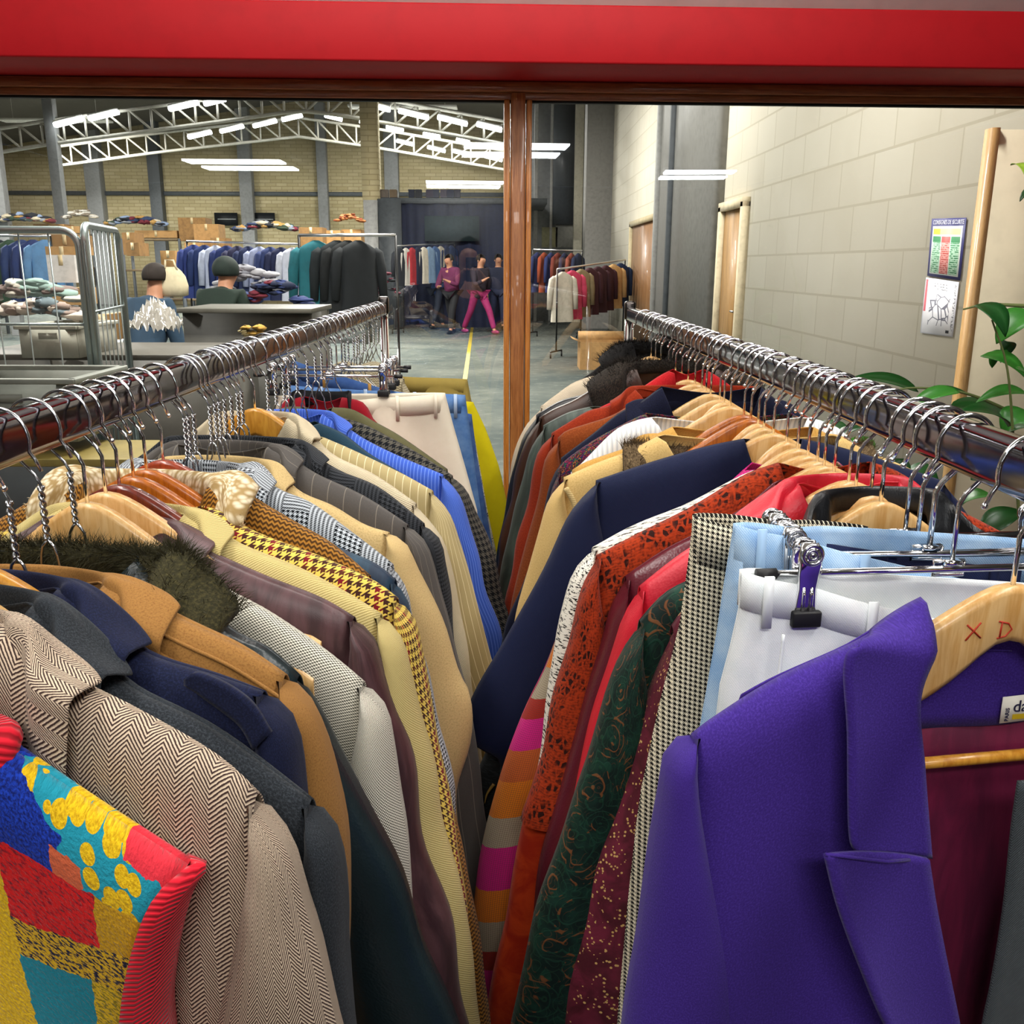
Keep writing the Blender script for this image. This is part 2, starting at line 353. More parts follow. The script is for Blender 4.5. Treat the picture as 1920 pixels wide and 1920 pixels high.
class Frame:
    def __init__(s, side, D, yaw):
        X, Z = (XL, ZL) if side == 'L' else (XR, ZR); a = math.radians(yaw); sg = 1 if side == 'L' else -1
        s.eu = np.array([sg*math.cos(a), -math.sin(a), 0]); s.ew = np.array([-sg*math.sin(a), -math.cos(a), 0]); s.ez = np.array([0, 0, 1.])
        s.O = np.array([X, D, Z]); s.side = side; s.rz = math.atan2(s.eu[1], s.eu[0])
    def uz(s, px, py, w=0.):
        d = ray(px, py); t = ((s.O-CAM)@s.ew+w)/(d@s.ew); p = CAM+d*t-s.O; return p@s.eu, p[2]
    def to(s, u, w, z):
        u, w, z = np.broadcast_arrays(np.asarray(u, float), np.asarray(w, float), np.asarray(z, float))
        return u[..., None]*s.eu+w[..., None]*s.ew+z[..., None]*s.ez
def ruled(fr, A, B, w, nu=10, nv=30, name='piece', mat=None, root=None, thick=.004, lift=None, amp=.4, seed=3, edge=0.):
    """a cloth piece between two edge curves given as (u, z) lists"""
    a, b = catmull(A, nv), catmull(B, nv); s = np.linspace(0, 1, nu)
    U = a[:, None, 0]+(b-a)[:, None, 0]*s; Z = a[:, None, 1]+(b-a)[:, None, 1]*s
    W = w+fold(U, Z, seed, amp)*.5+edge*s[None]**2
    if lift is not None: W = W+np.interp(np.linspace(0, 1, nv), *zip(*lift))[:, None]
    m = M(); m.grid(fr.to(U, W, Z), np.stack([U, Z], -1)); return m.build(name, mat, root, solid=thick, bevel=0)
def fur(name, G, mat, root, n=3500, ln=.022, seed=5, thick=.0009, droop=.5, up=(0, 0, 1.)):
    r = np.random.default_rng(seed); m = M(); a, b = G.shape[:2]; V = []; Fc = []
    for _ in range(n):
        i, j = r.integers(a-1), r.integers(b-1); s, t = r.random(2)
        p = (G[i, j]*(1-s)+G[i+1, j]*s)*(1-t)+(G[i, j+1]*(1-s)+G[i+1, j+1]*s)*t
        nn = np.cross(G[i+1, j]-G[i, j], G[i, j+1]-G[i, j]); nn /= np.linalg.norm(nn)+1e-9
        if nn@np.array(up) < 0 and abs(nn@np.array(up)) > .05: nn = -nn
        d = nn+r.normal(0, .38, 3); d /= np.linalg.norm(d); L = ln*r.uniform(.55, 1.15); sd = np.cross(d, r.normal(0, 1, 3)); sd /= np.linalg.norm(sd)
        q = p+d*L*.55; d2 = d+np.array([0, 0, -droop]); e = q+d2/np.linalg.norm(d2)*L*.5; k = len(V)
        V += [p-sd*thick, p+sd*thick, q+sd*thick*.7, q-sd*thick*.7, e]; Fc += [(k, k+1, k+2, k+3), (k+3, k+2, k+4)]
    m.add(V, Fc); return m.build(name, mat, root, fix=False)
def garment(name, label, cat, side, hook, ridge, edge, mat, yaw=8., length=.68, T=.019, sleeve=True, collar='fold', cuff=.115, short='', wood='wire', seed=None,
            cmat=None, smat=None, drop=.09, fall=.055, amp=1., lining=None, hang=True, D=None, openv=.14, group=None, body=True, z0=None, clift=.005, cz=0., slen=.56):
    seed = seed or abs(hash(name+short)) % 1000 if False else (seed or len(NAMES)*13+5)
    D = D or hook_y(hook, side); fr = Frame(side, D, yaw); root = thing(name, label, cat, fr.O, 0, group); NAMES[short or name] = root
    R_ = np.array([fr.uz(*p) for p in ridge]); u0, zt = R_[0]; us, zs = R_[-1]
    dense = catmull(R_, 60); o_ = np.argsort(dense[:, 0]); du, dz = dense[o_, 0], dense[o_, 1]
    zr = lambda u: np.interp(np.abs(u), du, dz)
    NU, NV = 49, 34; U1 = np.linspace(-1, 1, NU)
    d = np.concatenate([[0, .002, .006, .012, .02, .03], np.linspace(.045, length, NV-6)])
    SW = us-.004
    if body:
        for sgn in (1, -1):
            U = np.tile(U1*SW, (NV, 1)); k0 = np.abs(U1*SW); top = zr(U1*SW)
            dip = np.where(k0 < u0, (openv if sgn > 0 else .012)*(1-(k0/max(u0, .01))**1.5), 0); top2 = top-dip
            zb = zt-length; Z = top2[None]-(d/length)[:, None]*(top2-zb)[None]
            dep = top[None]-Z; rad = .03
            w = T*np.sqrt(np.clip(1-(1-np.minimum(dep/rad, 1))**2, 0, 1)); w = w+.008*smooth(dep/.35)*np.sign(1)
            w = w*(1-.45*np.abs(U1)[None]**8)+fold(U*sgn, Z, seed+(sgn > 0), amp)*smooth(dep/.12)
            arc = np.cumsum(np.sqrt(np.diff(Z, axis=0, prepend=Z[:1])**2+np.diff(w, axis=0, prepend=w[:1])**2), 0)
            m = M(); m.grid(fr.to(U, sgn*w, Z), np.stack([U, arc*sgn+.3*np.abs(U)], -1))
            m.build('front_panel' if sgn > 0 else 'back_panel', [mat], root, solid=.0012)
    if sleeve:
        E = [(us-.010, zs+.001)]+[fr.uz(*p) for p in edge]; E = np.array(E); E = E[np.concatenate([[True], np.diff(np.minimum.accumulate(E[:, 1])) < -1e-4])]
        lo = E[-1]; need = (zs-slen)-lo[1]
        if need < -.03:
            sl = (E[-1, 0]-E[-2, 0])/max(E[-2, 1]-E[-1, 1], .02) if len(E) > 1 else .1; sl = max(min(sl, .3), 0)
            k_ = max(int(-need/.05), 1); E = np.vstack([E]+[(lo[0]-need*(q/k_)*sl*(1-.4*q/k_), lo[1]+need*q/k_) for q in range(1, k_+1)])
        NT, NP = 36, 20; co = catmull(E, NT); t = np.linspace(0, 1, NT)
        ua = us-.046; za = zs-.22; ci = np.zeros_like(co)
        for i in range(NT):
            z = co[i, 1]
            if z > za: f = (zs-z)/(zs-za); ci[i] = (us-.004+(ua-us+.004)*smooth(f), min(z, zs))
            else:
                zo = np.interp(-z, -co[:, 1], co[:, 0]); f = smooth(min((za-z)/.4, 1)); wa = np.interp(-za, -co[:, 1], co[:, 0])-ua
                ci[i] = (zo-(wa+(cuff-wa)*f), z)
        for sg, nm in ((1, 'sleeve'), (-1, 'sleeve')):
            mid, hf = (co+ci)/2, (co-ci)/2; ph = np.arange(NP)*2*math.pi/NP
            L = np.concatenate([[0], np.cumsum(np.linalg.norm(np.diff(co, axis=0), axis=1))])
            b = .003+.016*np.sqrt(1-(1-np.clip(L/.035, 0, 1))**2)+.013*smooth(L/.13)
            U = mid[:, None, 0]+hf[:, None, 0]*np.cos(ph); Z = mid[:, None, 1]+hf[:, None, 1]*np.cos(ph)
            Wd = b[:, None]*np.sign(np.sin(ph))*np.abs(np.sin(ph))**.8+.004; Wd = Wd+fold(U*sg, Z, seed+7, amp*1.2)*smooth(L/.15)[:, None]
            U = U+fold(Z, U*0+1, seed+9, .7*amp)*smooth(L/.2)[:, None]
            ac_ = np.cumsum(np.sqrt(np.diff(U, axis=1, prepend=U[:, :1])**2+np.diff(Wd, axis=1, prepend=Wd[:, :1])**2), 1); ac_ = ac_[len(ac_)//2]; UVs = np.stack([np.tile(ac_, (NT, 1)), np.tile(L[:, None], (1, NP))], -1)
            m = M(); m.grid(fr.to(U*sg, Wd, Z), UVs, True); m.build(nm, [smat or mat], root)
    if collar:
        cm = cmat or mat; n = 46; A = np.linspace(-152, 152, n); G = []; UV = []; un = max(u0, .045)
        thick = {'fold': .0028, 'fur': .016, 'fleece': .014, 'stand': .003}[collar]
        for a in A:
            f = abs(a); fr_ = smooth((f-75)/75.); ra = math.radians(a); cu, cw = un*math.sin(ra) if f < 90 else un*(1+.18*fr_)*np.sign(a), -T*1.1*math.cos(ra)
            z_ = zt-.003+cz-drop*max(f-90, 0)/62.; row = []
            side_ = smooth(f/60.)
            for o, h in ((0, -.016), (.001, -.002), (.004, .005), (.011, .006), (.02, .002), (.032, None), (.042, None), (.05, None), (fall, None)):
                u = cu+np.sign(a)*o*side_*(1-.4*fr_); ww = cw-(1-side_)*o*.35+fr_*(.010*min(o/.03, 1))
                if h is None: zz = min(float(zr(u))+clift+thick*.5, z_+.010) if f <= 90 else z_-.006-(o-.02)*.45
                else: zz = z_+h
                if collar == 'stand' and o > .012: zz = z_+.014; u = cu+np.sign(a)*.011
                if f > 90 and h is None:
                    ww = T+.008+thick*.5; zz = max(zz, z_-.05)
                if side_ < .9 and h is None: zz = z_+.012-(o-.015)*1.1*(1-side_)-(z_+.012-zz)*side_
                row.append((u, ww, zz))
            G.append(row); UV.append([(a*.0012, o) for o in (0, .018, .027, .035, .045, .057, .067, .075, .08)])
        G = np.array(G); W_ = fr.to(G[..., 0], G[..., 1], G[..., 2]); m = M()
        au = np.cumsum(np.linalg.norm(np.diff(W_, axis=0, prepend=W_[:1]), axis=-1)[:, 5]); av = np.cumsum(np.linalg.norm(np.diff(W_, axis=1, prepend=W_[:, :1]), axis=-1), 1); m.grid(W_, np.stack([np.tile(au[:, None], (1, 9)), av], -1))
        o = m.build('collar' if collar not in ('fur', 'fleece') else collar+'_collar', cm, root, solid=thick)
        sb = o.modifiers.new('sub', 'SUBSURF'); sb.levels = sb.render_levels = 1
        if collar in ('fur', 'fleece'): fur('pile', W_[:, 1:], cm, o, int(FURN if D < 1 else FURN*.35) if collar == 'fur' else 2500, .020 if collar == 'fur' else .005, seed, .00035 if D < 1 else .0006, .35)
    root['wood'] = wood
    if hang: HANG.append((wood, fr.O, fr.rz, short or label, side, us, float(zr(.88*us))))
    return root, fr
HANG = []; FURN = 16000
def trousers(name, label, cat, side, hook, left, right, mat, yaw=4., length=.9, T=.012, short='', hang='clip', waist=.038, D=None, edge=(), half=None, sag=0., loops=True, wmat=None, amp=1., cw=None, nleg=2, lmat=None):
    """left/right: photo pixels of the inner corner of the waistband and of a further waistband point; edge: pixels down the inner outline"""
    D = D or hook_y(hook, side); fr = Frame(side, D, yaw); root = thing(name, label, cat, fr.O)
    ui, zi = fr.uz(*left); u2, z2 = fr.uz(*right); slope = (z2-zi)/(u2-ui) if abs(u2-ui) > .02 else 0
    half = half or ui; E = np.array([(ui, zi)]+[fr.uz(*p) for p in edge]); seed = len(NAMES)*7+3; NAMES[short or name] = root
    if len(E) == 1: E = np.vstack([E, (ui+.02, zi-.3), (ui+.01, zi-length)])
    elif E[-1, 1] > zi-length: E = np.vstack([E, (E[-1, 0]+.01, zi-length)])
    uc = ui-half; D_ = np.concatenate([[0, .004, .012], np.linspace(.03, length, 30)]); NU = 41; s = np.linspace(-1, 1, NU)
    wid = np.interp(D_, zi-E[:, 1], E[:, 0])-uc
    for sg in (1, -1):
        U = uc+wid[:, None]*s[None]; zt_ = zi+slope*(uc+half*s-ui)*(1 if sg > 0 else .35)-sag*np.cos(s*math.pi/2)*(1 if sg > 0 else -.3)
        Z = zt_[None]-D_[:, None]*(1-(zi-zt_)[None]*0)
        pin_ = 1-.93*np.exp(-((np.abs(U)-.113)/.022)**2)*(1-smooth((D_-.015)/.07))[:, None]; gap = 1-.85*np.exp(-(s/.16)**2)[None]*smooth((D_-.26)/.1)[:, None] if nleg == 2 else 1.
        w = (T*np.sqrt(np.clip(1-np.abs(s)**4, 0, 1))[None]*(1+.5*smooth(D_/.2)[:, None])+.001)*gap*(pin_ if hang == 'clip' else 1)+fold(U*sg, Z, seed+sg, amp)*smooth(D_/.06)[:, None]*(1-np.abs(s)**6)[None]
        m = M(); m.grid(fr.to(U, sg*w, Z), np.stack([U, np.tile(D_[:, None], (1, NU))], -1)); m.build('front_leg_panel' if sg > 0 else 'back_leg_panel', mat, root, solid=.0016)
        G = np.array([fr.to(U[0], sg*(w[0]+.0012), Z[0]+.001-k) for k in (0, waist*.5, waist)]); m = M(); m.grid(G, np.stack([np.tile(U[0], (3, 1)), np.tile(np.array([0, waist*.5, waist])[:, None], (1, NU))], -1))
        m.build('waistband', wmat or mat, root, solid=.0022)
        if loops and sg > 0:
            for q in (.9, -.1, .45, -.6):
                i = int((q+1)/2*(NU-1)); m = M(); c = fr.to(U[0][i], sg*(w[0][i]+.0055), Z[0][i]-waist*.55)
                pts = [fr.to(U[0][i]+a, sg*(w[0][i]+.005), Z[0][i]+b) for b in (.004, -waist*.5, -waist-.008) for a in (-.0035, .0035)]
                m.add(pts, [(0, 1, 3, 2), (2, 3, 5, 4)]); m.build('belt_loop', lmat or wmat or mat, root, solid=.0025)
    if hang: HANG.append((hang, fr.O, fr.rz, short or label, side, .12, -.17))
    return root, fr
# ------------------------------------------------------------------ the setting: shop shell, glass wall, hall shell
GY, GA = 3.05, math.radians(2.1); GX = np.array([math.cos(GA), math.sin(GA), 0]); GN = np.array([-math.sin(GA), math.cos(GA), 0]); GO = np.array([0, GY, 0])
def on_glass(px, py, off=0.):
    d = ray(px, py); t = ((GO+GN*off-CAM)@GN)/(d@GN); p = CAM+d*t-GO; return p@GX, p[2]
def gbox(m, s0, s1, o0, o1, z0, z1):
    return m.box(GO+GX*(s0+s1)/2+GN*(o0+o1)/2+np.array([0, 0, (z0+z1)/2]), (abs(s1-s0), abs(o1-o0), abs(z1-z0)), GA)
zt0 = on_glass(960, 157)[1]; zt1 = on_glass(960, 176)[1]; zt2 = on_glass(960, 189)[1]; zg = on_glass(960, 193)[1]
FRW = wood('#b0683a', '#7c421e', .4, 7, (1.2, 12, 26), .2); FRL = wood('#c88036', '#a05a1c', .4, 7, (20, 20, 1.2), .2); FRM = wood('#b0703c', '#84491f', .4, 7, (26, 26, 1.4), .2); GAS = plain('#0d0d0e', .6)
m = M(); gbox(m, -3.4, 3.4, -.04, .05, zt1, zt0); struct(m.build('trim_1', FRW, bevel=.003)); m = M(); gbox(m, -3.4, 3.4, -.022, .03, zt2, zt1); struct(m.build('trim_2', FRW, bevel=.002))
m = M(); gbox(m, -3.4, 3.4, -.008, .012, zg, zt2); struct(m.build('trim_3', GAS))
sl, sr = on_glass(945, 300)[0], on_glass(996, 300)[0]; zs_ = .12
m = M(); gbox(m, sl+.020, sr-.020, -.034, .05, 0, zt1); struct(m.build('trim_4', FRM, bevel=.004))
for k, (a, b) in enumerate(((sl, sl+.0165), (sr-.0165, sr))): m = M(); gbox(m, a, b, -.026, .04, zs_, zt2); struct(m.build(f'trim_{5+k}', FRL, bevel=.003))
m = M(); gbox(m, -3.4, 3.4, -.05, .05, 0, zs_); struct(m.build('trim_7', FRW, bevel=.003))
for k, s in enumerate((-3.4, 3.4)): m = M(); gbox(m, s-.05, s+.05, -.05, .05, 0, zt0); struct(m.build(f'trim_{8+k}', FRL))
def glass_mat():
    n = N('window_glass'); t = n.t; o = t.nodes['Material Output']; tr = n.n('ShaderNodeBsdfTransparent'); gl = n.n('ShaderNodeBsdfGlossy'); gl.inputs['Roughness'].default_value = .0
    tr.inputs[0].default_value = (.985, .99, .985, 1); lw = n.n('ShaderNodeLayerWeight'); lw.inputs[0].default_value = .5
    f = n.ma('MULTIPLY_ADD', n.ma('POWER', lw.outputs['Facing'], 5.), .9, .085); mx = n.n('ShaderNodeMixShader'); t.links.new(f, mx.inputs[0]); t.links.new(tr.outputs[0], mx.inputs[1]); t.links.new(gl.outputs[0], mx.inputs[2]); t.links.new(mx.outputs[0], o.inputs[0]); return n.m
GL = glass_mat()
for k, (a, b) in enumerate(((-3.35, sl+.01), (sr-.01, 3.35))): m = M(); gbox(m, a, b, .004, .010, zs_-.01, zt2+.005); struct(m.build(f'window_{k+1}', GL, smooth=False))
REDP = plain('#bc0e1a', .6, var=.05, spec=.3); WHT = plain('#d8d6d0', .7, var=.05)
zb0 = zt0+.002; d_ = ray(960, 118); t_ = (zb0-HC)/d_[2]; yb = (CAM+d_*t_)[1]; zb1_ = (CAM+ray(960, 6)*(yb/ray(960, 6)[1]))[2]
m = M(); gbox(m, -3.6, 3.6, yb-GY, .1, zb0, zb1_); struct(m.build('trim_10', REDP, bevel=.006))
m = M(); gbox(m, -3.6, 3.6, yb-GY+.06, .1, zb1_, 3.02); struct(m.build('wall_front', WHT))
m = M(); m.box((0, -5.4, -.05), (12, 17, .1)); struct(m.build('floor', plain('#4c4b4a', .5, var=.2)))
m = M(); m.box((0, -5.4, 3.06), (12, 17, .1)); struct(m.build('ceiling', WHT))
SW_ = plain('#a7a198', .8)
for nm, c, s in (('wall_left', (-6.05, -5.4, 1.5), (.1, 17, 3)), ('wall_right', (6.05, -5.4, 1.5), (.1, 17, 3)), ('wall_back', (0, -13.95, 1.5), (12.2, .1, 3))): m = M(); m.box(c, s); struct(m.build(nm, SW_ if nm != 'wall_back' else plain('#4a4744', .8)))
for k, (a, b) in enumerate(((-6, -3.45), (3.45, 6.0))): m = M(); gbox(m, a, b, -.05, .1, 0, zb0); struct(m.build(f'wall_{"left" if k == 0 else "right"}_return', SW_))
# lamps on the shop ceiling: twin tube battens
TUBE = glow('#f4fbff', 20.)
def batten(loc, rz, L, label):
    t = thing('panel_lamp', label, 'lamp', loc, rz, 'twin panel lamps on the shop ceiling'); m = M(); m.box((0, 0, -.02), (L, 1.6, .04)); m.build('housing', WHT, t, bevel=.004)
    for s in (-.5, .5): m = M(); m.box((0, s, -.05), (L-.06, .5, .03)); m.build('diffuser', TUBE, t)
def mirror(p): p = np.asarray(p, float); return p-2*((p-GO)@GN)*GN
for px, py, L, rz in ((455, 303, 1.5, .05), (870, 341, 1.5, 0), (962, 275, 1.4, 0), (480, 356, 1.4, 0), (1305, 322, 1.2, .15), (1060, 361, 1.4, .1)):
    d = ray(px, py); q = mirror(CAM+d*((3.0-HC)/d[2]))
    if q[1] > -13.5: batten((q[0], q[1], 3.0), rz, L, 'white twin panel lamp on the shop ceiling reflected in the glass')
for x, y, p, sx, sy in SHOP_LIGHTS:  # housings for the added shop lights, out of view
    t = thing('added_strip_light', 'added white strip light on the shop ceiling, out of view', 'lamp', (x, y, 3.), 0, 'added strip lights in the shop'); m = M(); m.box((0, 0, -.025), (sx+.06, sy+.06, .05)); m.build('housing', WHT, t, bevel=.004)
for x, y, z, p in HALL_LIGHTS:  # invented housings and rods to carry the added hall lights
    t = thing('added_strip_light', 'added long strip light high in the hall, out of view', 'lamp', (x, y, z), 0, 'added strip lights in the hall'); m = M(); m.box((0, 0, .035), (3.1, .6, .05)); m.build('housing', WHT, t, bevel=.004); m = M()
    for s in (-1.2, 1.2): m.tube([(s, 0, .05), (s, 0, 7.2-z if x > -9 else 6.6-z)], .008, 6)
    m.build('hanger_rod', WHT, t)
# hall shell
def floorpt(px, py): d = ray(px, py); return CAM+d*(-HC/d[2])
def hall_floor():
    n = N('painted_concrete'); f = n.noise(n.obj(), .7, 5); g = n.noise(n.obj(), 6, 4); c = n.mix(n.step(n.ma('ADD', f, n.ma('MULTIPLY', g, .4)), .5, .95), '#5f6a6a', '#868c86'); return n.done(c, n.ma('ADD', .12, n.ma('MULTIPLY', g, .25)), g, .05, .004)
m = M(); m.box((-9, 23, -.05), (24, 40.2, .1)); struct(m.build('floor_hall', hall_floor()))
a, b, c, d = floorpt(862, 745), floorpt(872, 745), floorpt(895, 555), floorpt(892, 555); m = M(); m.add([p+np.array([0, 0, .003]) for p in (a, b, c, d)], [(0, 1, 2, 3)]); struct(m.build('floor_marking', plain('#b8a238', .4)), None)
def brick(c1, c2, mo, w, h, axis, msz=.012, sc=1., bump=.3):
    n = N('brickwork'); s = n.n('ShaderNodeSeparateXYZ'); n.put(s.inputs[0], n.obj()); t = n.n('ShaderNodeTexBrick'); n.put(t.inputs[0], n.vec(s.outputs[axis], s.outputs[2])); t.inputs['Color1'].default_value = lin(c1); t.inputs['Color2'].default_value = lin(c2); t.inputs['Mortar'].default_value = lin(mo)
    t.inputs['Scale'].default_value = 1.; t.inputs['Mortar Size'].default_value = msz; t.inputs['Brick Width'].default_value = w; t.inputs['Row Height'].default_value = h; t.inputs['Mortar Smooth'].default_value = .3
    f = n.noise(n.obj(), 1.2, 4); return n.done(n.mix(n.ma('MULTIPLY', n.step(f, .4, .75), .3), t.outputs[0], mo), .85, t.outputs[1], -bump, .01)
BRK = brick('#cdc09a', '#bbad84', '#a3946e', .4, .12, 0, .012); BLKW = brick('#e6e0d0', '#e1dac9', '#d0c8b4', .62, .31, 1, .010, bump=.2)
YW = 36.
m = M(); m.box((-10, YW+.1, 4), (30, .2, 8)); struct(m.build('wall_hall_back', BRK))
XW = 2.4
m = M(); m.box((XW+.1, 19.9, 4), (.2, 33.4, 8)); struct(m.build('wall_hall_right', BLKW))
m = M(); m.box((-20.1, 20, 4), (.2, 34, 8)); struct(m.build('wall_hall_left', BRK))
ROOF = plain('#5b5851', .8, var=.25); ridge = -5.2
m = M(); zr_, ze, xl, xr = 7.4, 5.2, -20.5, 3.0
for y0_, y1_ in ((3.15, YW+.3),):
    m.add([(xl, y0_, ze), (ridge, y0_, zr_), (ridge, y1_, zr_), (xl, y1_, ze), (xl, y0_, ze+.15), (ridge, y0_, zr_+.15), (ridge, y1_, zr_+.15), (xl, y1_, ze+.15)], [(0, 1, 2, 3), (4, 7, 6, 5), (0, 4, 5, 1), (3, 2, 6, 7)])
    m.add([(xr, y0_, 5.9), (ridge, y0_, zr_), (ridge, y1_, zr_), (xr, y1_, 5.9), (xr, y0_, 6.05), (ridge, y0_, zr_+.15), (ridge, y1_, zr_+.15), (xr, y1_, 6.05)], [(0, 3, 2, 1), (4, 5, 6, 7), (0, 1, 5, 4), (3, 7, 6, 2)])
struct(m.build('ceiling_hall', ROOF, smooth=False))
GREY = plain('#8d8f90', .6); DGREY = plain('#5a5f64', .6); LGREY = plain('#b4b4b2', .6)
def column(px, py, D, w, mat, h=7., dy=None):
    q = P(px, py, D); m = M(); m.box((q[0], D, h/2), (w, dy or w, h)); return struct(m.build('column', mat, bevel=.01))
for px, w, mt in ((178, .55, GREY), (292, .42, DGREY), (462, .45, GREY), (605, .35, GREY), (735, .5, GREY)): column(px, 330, YW-.15, w, mt)
column(107, 330, 24, .24, GREY, 5.6); column(-2, 330, 20, .2, GREY, 5.6)
m = M(); a = P(120, 362, YW-.05); m.box((-9.5, YW-.06, a[2]), (19, .1, .14)); struct(m.build('trim_11', DGREY))
# brick pier, grey post and the dark curtained booth in the middle of the hall
a, b = P(676, 268, 23), P(708, 268, 23); m = M(); m.box(((a[0]+b[0])/2, 23.2, 3.2), (b[0]-a[0], .4, 6.4)); struct(m.build('column', BRK))
a, b = P(681, 375, 22.6), P(706, 375, 22.6); m = M(); m.box(((a[0]+b[0])/2, 22.7, a[2]/2), (b[0]-a[0], .2, a[2])); struct(m.build('column', LGREY))
NAV = plain('#0c1838', .8, var=.2); TEAL = plain('#23363c', .8)
a, b = P(706, 372, 22.8), P(750, 372, 22.8); m = M(); m.box(((a[0]+b[0])/2, 23, a[2]/2), (b[0]-a[0], .2, a[2])); struct(m.build('wall_booth_side', DGREY))
a, b = P(750, 374, 23.), P(990, 374, 23.); m = M(); n_ = 60; xs = np.linspace(a[0], b[0], n_); m.grid(np.array([[(x, 23.1+.05*math.sin(x*9)+.02*math.sin(x*23), z) for x in xs] for z in (0, a[2]*.5, a[2])])); struct(m.build('wall_booth_front', NAV), None)
m = M(); m.box(((a[0]+b[0])/2, 25.2, a[2]-.02), (b[0]-a[0]+.9, 4.4, .12)); struct(m.build('trim_12', DGREY))
a, b = P(795, 404, 22.8), P(898, 452, 22.8); m = M(); m.box(((a[0]+b[0])/2, 22.95, (a[2]+b[2])/2), (b[0]-a[0], .06, a[2]-b[2])); struct(m.build('wall_booth_panel', TEAL))
# right side of the hall: grey partitions, pillar, doors, portal
a, b = P(998, 300, 26), P(1100, 300, 26); m = M(); m.box(((a[0]+b[0])/2+.3, 26.2, 3.4), (b[0]-a[0]+.9, .2, 6.8)); struct(m.build('wall_partition', GREY))
for px, w in ((1005, .1), (1034, .07)): column(px, 330, 25.9, w, LGREY, 6.8)
a, b = P(1038, 320, 25.7), P(1076, 420, 25.7); m = M(); m.box(((a[0]+b[0])/2, 25.9, (a[2]+b[2])/2+.9), (b[0]-a[0], .08, a[2]-b[2]+1.8)); struct(m.build('window_3', plain('#5d6268', .3)))
column(1085, 330, 25.4, .22, plain('#c9c4b2', .7), 6.8); column(1126, 330, 23, .72, plain('#8c8a86', .7), 7.)
for x in (1025, 1064):
    a, b = P(x-(9 if x < 1040 else 22), 426 if x < 1040 else 422, 26.07), P(x+20, 464, 26.07); m = M(); m.box(((a[0]+b[0])/2, 26.07, (a[2]+b[2])/2), (b[0]-a[0], .03, a[2]-b[2])); tag(m.build('paper_sheet', plain('#cfcba0' if x < 1040 else '#c9c8c0', .8)), 'yellow paper sheet on the grey partition' if x < 1040 else 'white paper sheet beside the yellow one on the partition', 'paper sheet')
def wall_y(px): d = ray(px, 480); return d[1]*(XW/d[0])
y0, y1 = wall_y(1352), wall_y(1248); m = M(); m.box((XW-.06, (y0+y1)/2, 3.5), (.14, abs(y1-y0), 7)); struct(m.build('wall_portal', plain('#7d7c78', .5)))
for px in (1272, 1246): y = wall_y(px); m = M(); m.box((XW-.14, y, 3.5), (.1, .10, 7)); struct(m.build('column', LGREY if px == 1246 else DGREY))
def door(n, p0, p1, py, col, frame):
    y0, y1 = wall_y(p1), wall_y(p0); h = P(p1, py, y0)[2]; m = M(); m.box((XW-.005, (y0+y1)/2, h/2), (.04, y1-y0-.1, h-.05)); d = struct(m.build(f'door_{n}', col)); f = M()
    for y in (y0, y1): f.box((XW-.03, y, h/2), (.1, .09, h))
    f.box((XW-.03, (y0+y1)/2, h), (.1, y1-y0+.09, .09)); f.build('door_frame', frame, d); k = M(); k.tube([(XW-.06, y0+.16, h*.48), (XW-.06, y0+.28, h*.48)], .012, 8); k.build('door_handle', STEEL_, d)
STEEL_ = chrome(.3, '#a8a8a8')
door(1, 1186, 1234, 405, wood('#8a6440', '#6c4a2c', .5, 4, (3, 3, .6), .1), plain('#b4a684', .7)); door(2, 1357, 1399, 378, wood('#9a7440', '#7c5a2c', .5, 4, (3, 3, .6), .1), plain('#c2b496', .7))
a = P(1874, 242, 3.62); m = M(); m.box(((a[0]+2.38)/2, 3.65, a[2]/2), (2.38-a[0], .04, a[2])); d = struct(m.build('door_3', plain('#cfc4aa', .7, var=.05))); m = M(); m.box((a[0]-.012, 3.645, a[2]/2), (.028, .06, a[2]+.01)); m.build('door_frame', wood('#c09860', '#a47a44', .5), d)
